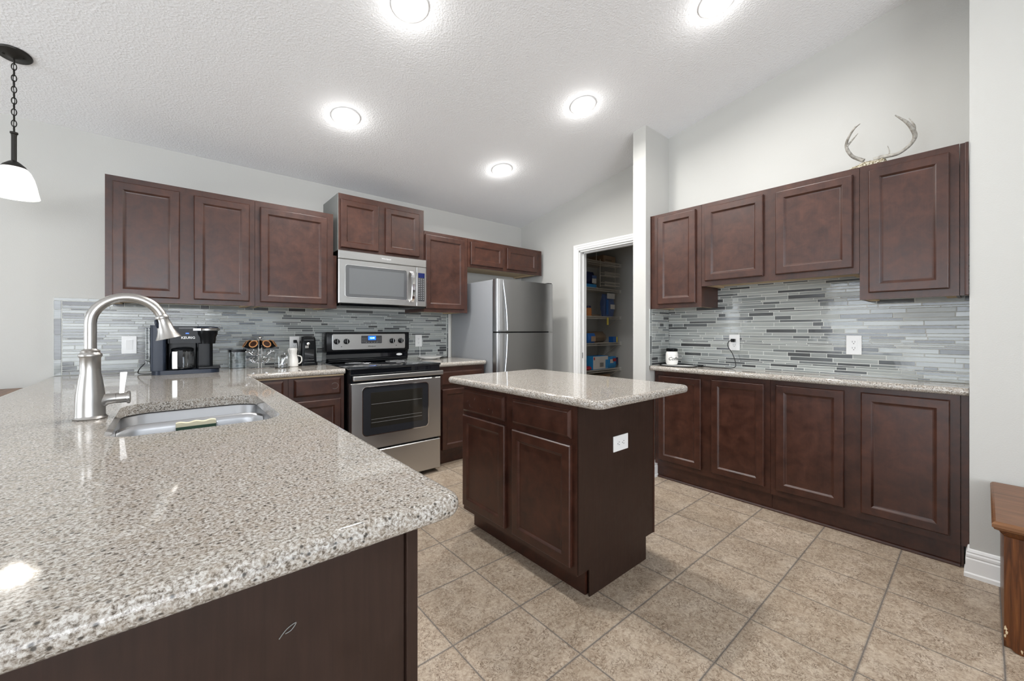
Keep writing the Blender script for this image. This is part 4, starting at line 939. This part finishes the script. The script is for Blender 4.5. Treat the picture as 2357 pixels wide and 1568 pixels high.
MB().box(2.4105, 2.94, -.075, -.048, .002, .428).build('side_panel', 'oak', t); MB().box(2.4105, 2.94, -1.01, -.985, .002, .428).build('side_panel', 'oak', t)
b = MB(); rnd = random.Random(3)
for (y, z, s) in ((-.051, .084, .008), (-.054, .070, .006), (-.051, .056, .005), (-.090, .016, .005), (-.097, .010, .004)):
    k = 9; vs = [(2.3843, y + s * rnd.uniform(.3, 1.2) * math.cos(2 * math.pi * i / k) * .6, z + s * rnd.uniform(.6, 1.7) * math.sin(2 * math.pi * i / k)) for i in range(k)]
    vs2 = [(2.3855, v_[1], v_[2]) for v_ in vs]; b.loops([vs, vs2])
b.build('chipped_wood', 'ply', t)
# sideboard beyond the bar side
t = thing('sideboard', 'brown wooden sideboard top showing beyond the far left counter edge', 'sideboard')
MB().cbox(-1.75, -.63, 3.30, 3.738, .825, .855, .006).build('top', 'oak_top', t)
MB().box(-1.72, -.66, 3.33, 3.735, .06, .825).build('body', 'oak', t)
for x, y in ((-1.70, 3.34), (-.71, 3.34), (-1.70, 3.69), (-.71, 3.69)): MB().box(x, x + .04, y, y + .04, .001, .06).build('leg', 'oak', t)

# ------------------------------------------------------------------ pantry
def pantry(px, x_or_y, val):  # helper for planning positions only: pixel column -> point on the plane y = val
    s, c = math.sin(YW), math.cos(YW); r = (px - CX_) / F_; d = (s + r * c, c - r * s); k = val / d[1]; return d[0] * k
def zat(py, x, y): return 1.2 + (CY_ - py) / F_ * (x * math.sin(YW) + y * math.cos(YW))
def wire_shelf(label, x0, x1, y0, y1, z):
    b = MB()
    for k in range(int((x1 - x0) / .026)): x = x0 + .013 + k * .026; b.tube([(x, y1, z), (x, y0, z), (x, y0, z - .028)], .0017, 5)
    for yy, zz in ((y0, z), (y0, z - .028), ((y0 + y1) / 2, z - .002), (y1 - .004, z)): b.tube([(x0, yy, zz), (x1, yy, zz)], .0032, 6)
    o = tag(b.build('wire_shelf', 'wire'), label, 'shelf', 'wire shelves in the pantry')
    br = MB()
    for x in (x0 + .25, x1 - .025): br.tube([(x, y0 + .03, z - .03), (x, y1 - .004, z - .27)], .004, 6)
    br.build('bracket', 'wire', o)
    MB().box(x1 - .003, x1 + .006, y0 - .006, y0 + .02, z - .034, z + .01).build('end_clip', 'white', o)
    return o
PX0, PX1, PY0, PY1 = 3.47, 4.645, 3.19, 3.584
shelves = [(.690, 'lowest visible white wire pantry shelf, carrying the white carton'), (1.035, 'white wire pantry shelf carrying the brown bag'), (1.378, 'white wire pantry shelf carrying the tall blue bag'), (1.738, 'white wire pantry shelf with the blue packages under the rack'), (2.085, 'topmost white wire pantry shelf under the cardboard box')]
for z, lab in shelves: wire_shelf(lab, PX0, PX1 if z < 2 else PX1 - .0, PY0, PY1, z)
# hanging wire rack under the top shelf
rk = MB(); ry = PY0 - .012; rx0, rx1 = 4.18, 4.50
for x in (rx0, rx1): rk.tube([(x, ry, 2.11), (x, ry, 1.76)], .0035, 6)
for z in (2.03, 1.90, 1.775):
    for dz in (0, .040): rk.tube([(rx0, ry, z + dz), (rx1, ry, z + dz)], .003, 6); rk.tube([(rx0, ry - .07, z + dz), (rx1, ry - .07, z + dz)], .003, 6)
    for k in range(14): x = rx0 + .01 + k * (rx1 - rx0 - .02) / 13; rk.tube([(x, ry, z), (x, ry - .07, z), (x, ry - .07, z + .04)], .0018, 5)
tag(rk.build('wire_rack', 'wire'), 'three-tier white wire rack hanging in the pantry front', 'rack')
fr_ = MB(); fr_.tube([(3.93, 3.20, 2.090), (3.93, 3.20, 2.25), (4.13, 3.20, 2.25), (4.13, 3.20, 2.090)], .0035, 6)
tag(fr_.build('wire_divider', 'wire'), 'upright wire loop on the top pantry shelf left of the box', 'wire divider')
def carton(name, lab, cat, x0, x1, y0, y1, z0, z1, body, face=None, text=None, rot=0):
    t = thing(name, lab, cat, ((x0 + x1) / 2, (y0 + y1) / 2, z0), rot)
    w, d_, h = (x1 - x0) / 2, (y1 - y0) / 2, z1 - z0
    MB().cbox(-w, w, -d_, d_, 0, h, .002).build('box', body, t)
    if face: MB().box(-w * .96, w * .96, -d_ - .0008, -d_ + .0004, h * .03, h * .97).build('front_face', face, t)
    return t, w, d_, h
t, w, d_, h = carton('cardboard_box', 'brown cardboard box on the top pantry shelf', 'box', 4.34, 4.61, 3.25, 3.50, 2.0905, 2.195, 'card', 'card_light')
b = MB(); [b.box(-.08 + k * .028, -.068 + k * .028, -d_ - .0012, -d_ - .0007, h * .35, h * .48) for k in range(5)]; b.build('printed_marks', 'ink', t)
def bag(name, lab, cat, cx, cy, z, w, d_, h, m_, seed=0, top=.35, lean=0.0, parts=()):
    rnd = random.Random(seed); t = thing(name, lab, cat, (cx, cy, z))
    rings = []; n = 20; H = 9
    for k in range(H + 1):
        u = k / H; f = math.sin(min(1, .25 + u * 1.6) * math.pi / 2) * (1 - (1 - top) * max(0, (u - .55) / .45) ** 1.5)
        ww = w * (.88 + .12 * f) ; dd_ = d_ * f
        ring = []
        for i in range(n):
            a = 2 * math.pi * i / n; ca, sa = math.cos(a), math.sin(a); p_ = .55
            x = ww * (abs(ca) ** p_) * (1 if ca > 0 else -1); y = dd_ * (abs(sa) ** p_) * (1 if sa > 0 else -1)
            ring.append((x * rnd.uniform(.94, 1.04) + lean * u, y * rnd.uniform(.93, 1.05), h * u * rnd.uniform(.97, 1.0) if k not in (0,) else 0))
        rings.append(ring)
    MB().loops(rings).build('pouch', m_, t, smooth=True)
    for nm, mm, (x0, x1, z0, z1) in parts:
        b = MB(); k = 6
        g = [[(x0 + (x1 - x0) * i / k + lean * (z0 + (z1 - z0) * j_ / k) / h, -d_ * 1.06, z0 + (z1 - z0) * j_ / k) for i in range(k + 1)] for j_ in range(k + 1)]
        b.loops(g, closed=False, cap0=False, cap1=False); ob = b.build(nm, mm, t); so = ob.modifiers.new('s', 'SOLIDIFY'); so.thickness = .002
    return t
bag('snack_bag', 'tall faded blue bag with white top on the second pantry shelf', 'bag', 4.45, 3.265, 1.3825, .115, .055, .300, 'denim', 1, .3, 0, (('white_top', 'paper', (-.085, .085, .235, .305)), ('picture', 'cream', (-.01, .085, .10, .16)), ('dark_side', 'blue', (-.10, -.055, .02, .22))))
bag('navy_bag', 'navy blue bag with pale label slumped on the upper pantry shelf', 'bag', 4.085, 3.32, 1.7895, .12, .07, .165, 'navy', 2, .5, .0, (('pale_label', 'cream', (.02, .105, .015, .075)), ('blue_band', 'denim', (.02, .11, .08, .115))))
carton('flat_box', 'flat bright blue box lying on the upper pantry shelf', 'box', 3.85, 4.17, 3.23, 3.50, 1.7425, 1.788, 'skyblue')
bag('pretzel_jar', 'small jar of orange snacks with blue lid on pantry shelf', 'jar', 3.53, 3.33, 1.380, .052, .05, .125, 'orange', 3, .9) if 0 else None
t = thing('snack_jar', 'small clear jar of orange snacks with a navy lid', 'jar', (4.085, 3.30, 1.3825))
MB().lathe([(.045, 0), (.048, .01), (.048, .09), (.038, .105)], (0, 0, 0), 24).build('jar', 'orange', t, smooth=True); MB().lathe([(.040, .106), (.040, .13), (.036, .132)], (0, 0, 0), 24).build('lid', 'navy', t, smooth=True)
bag('flat_packet', 'flat brown packet lying behind the blue bag in pantry', 'packet', 4.235, 3.31, 1.3825, .085, .06, .024, 'brownbag', 6, .7)
tag(MB().cbox(4.322, 4.357, 3.176, 3.181, 1.27, 1.365, .002).build('price_tag', 'yellow'), 'yellow tag hanging from the shelf below the blue bag', 'tag')
bag('brown_bag', 'large brown plastic bag slumped on the middle pantry shelf', 'bag', 4.31, 3.40, 1.0395, .22, .10, .145, 'brownbag', 5, .35)
bag('chip_bag', 'round blue packet with tan picture on middle pantry shelf', 'bag', 4.065, 3.245, 1.0395, .075, .045, .125, 'blue', 8, .5, 0, (('picture', 'card_light', (-.04, .05, .02, .085)),))
carton('blue_carton', 'small navy and yellow carton at end of the brown bag', 'box', 4.50, 4.60, 3.21, 3.28, 1.0395, 1.115, 'blue')
b = MB().box(4.57, 4.60, 3.2085, 3.2095, 1.041, 1.113).build('yellow_end', 'yellow', bpy.data.objects['blue_carton']); b.location = (-4.55, -3.245, -1.0395)
t, w, d_, h = carton('white_carton', 'white and blue printed carton on the lowest visible pantry shelf', 'box', 4.08, 4.40, 3.215, 3.36, .6945, .868, 'skyblue', 'paper')
b = MB(); b.box(w * .62, w * .97, -d_ - .0014, -d_ - .0008, .01, h * .7); b.build('blue_corner', 'skyblue', t)
MB().box(-w * .9, -w * .75, -d_ - .0014, -d_ - .0008, h * .72, h * .92).build('red_logo', 'red', t)
b = MB(); [b.box(-w * .1 + k * .016, -w * .1 + .009 + k * .016, -d_ - .0014, -d_ - .0008, h * .18, h * .5) for k in range(5)]; b.build('printed_marks', 'ink', t)
bag('candy_bag', 'colourful blue and red packet right of the white carton', 'bag', 4.52, 3.265, .6945, .105, .05, .155, 'skyblue', 9, .6, 0, (('red_patch', 'red', (-.02, .05, .09, .13)), ('white_patch', 'paper', (-.08, -.01, .07, .12)), ('navy_patch', 'navy', (.05, .095, .05, .14))))
bag('red_packet', 'flat red packet at the left of the white carton', 'packet', 4.015, 3.27, .6945, .055, .06, .050, 'red', 10, .5)
carton('tan_box', 'tan cardboard box on the pantry floor below the shelves', 'box', 3.95, 4.45, 3.22, 3.50, .001, .62, 'card', 'card_light')
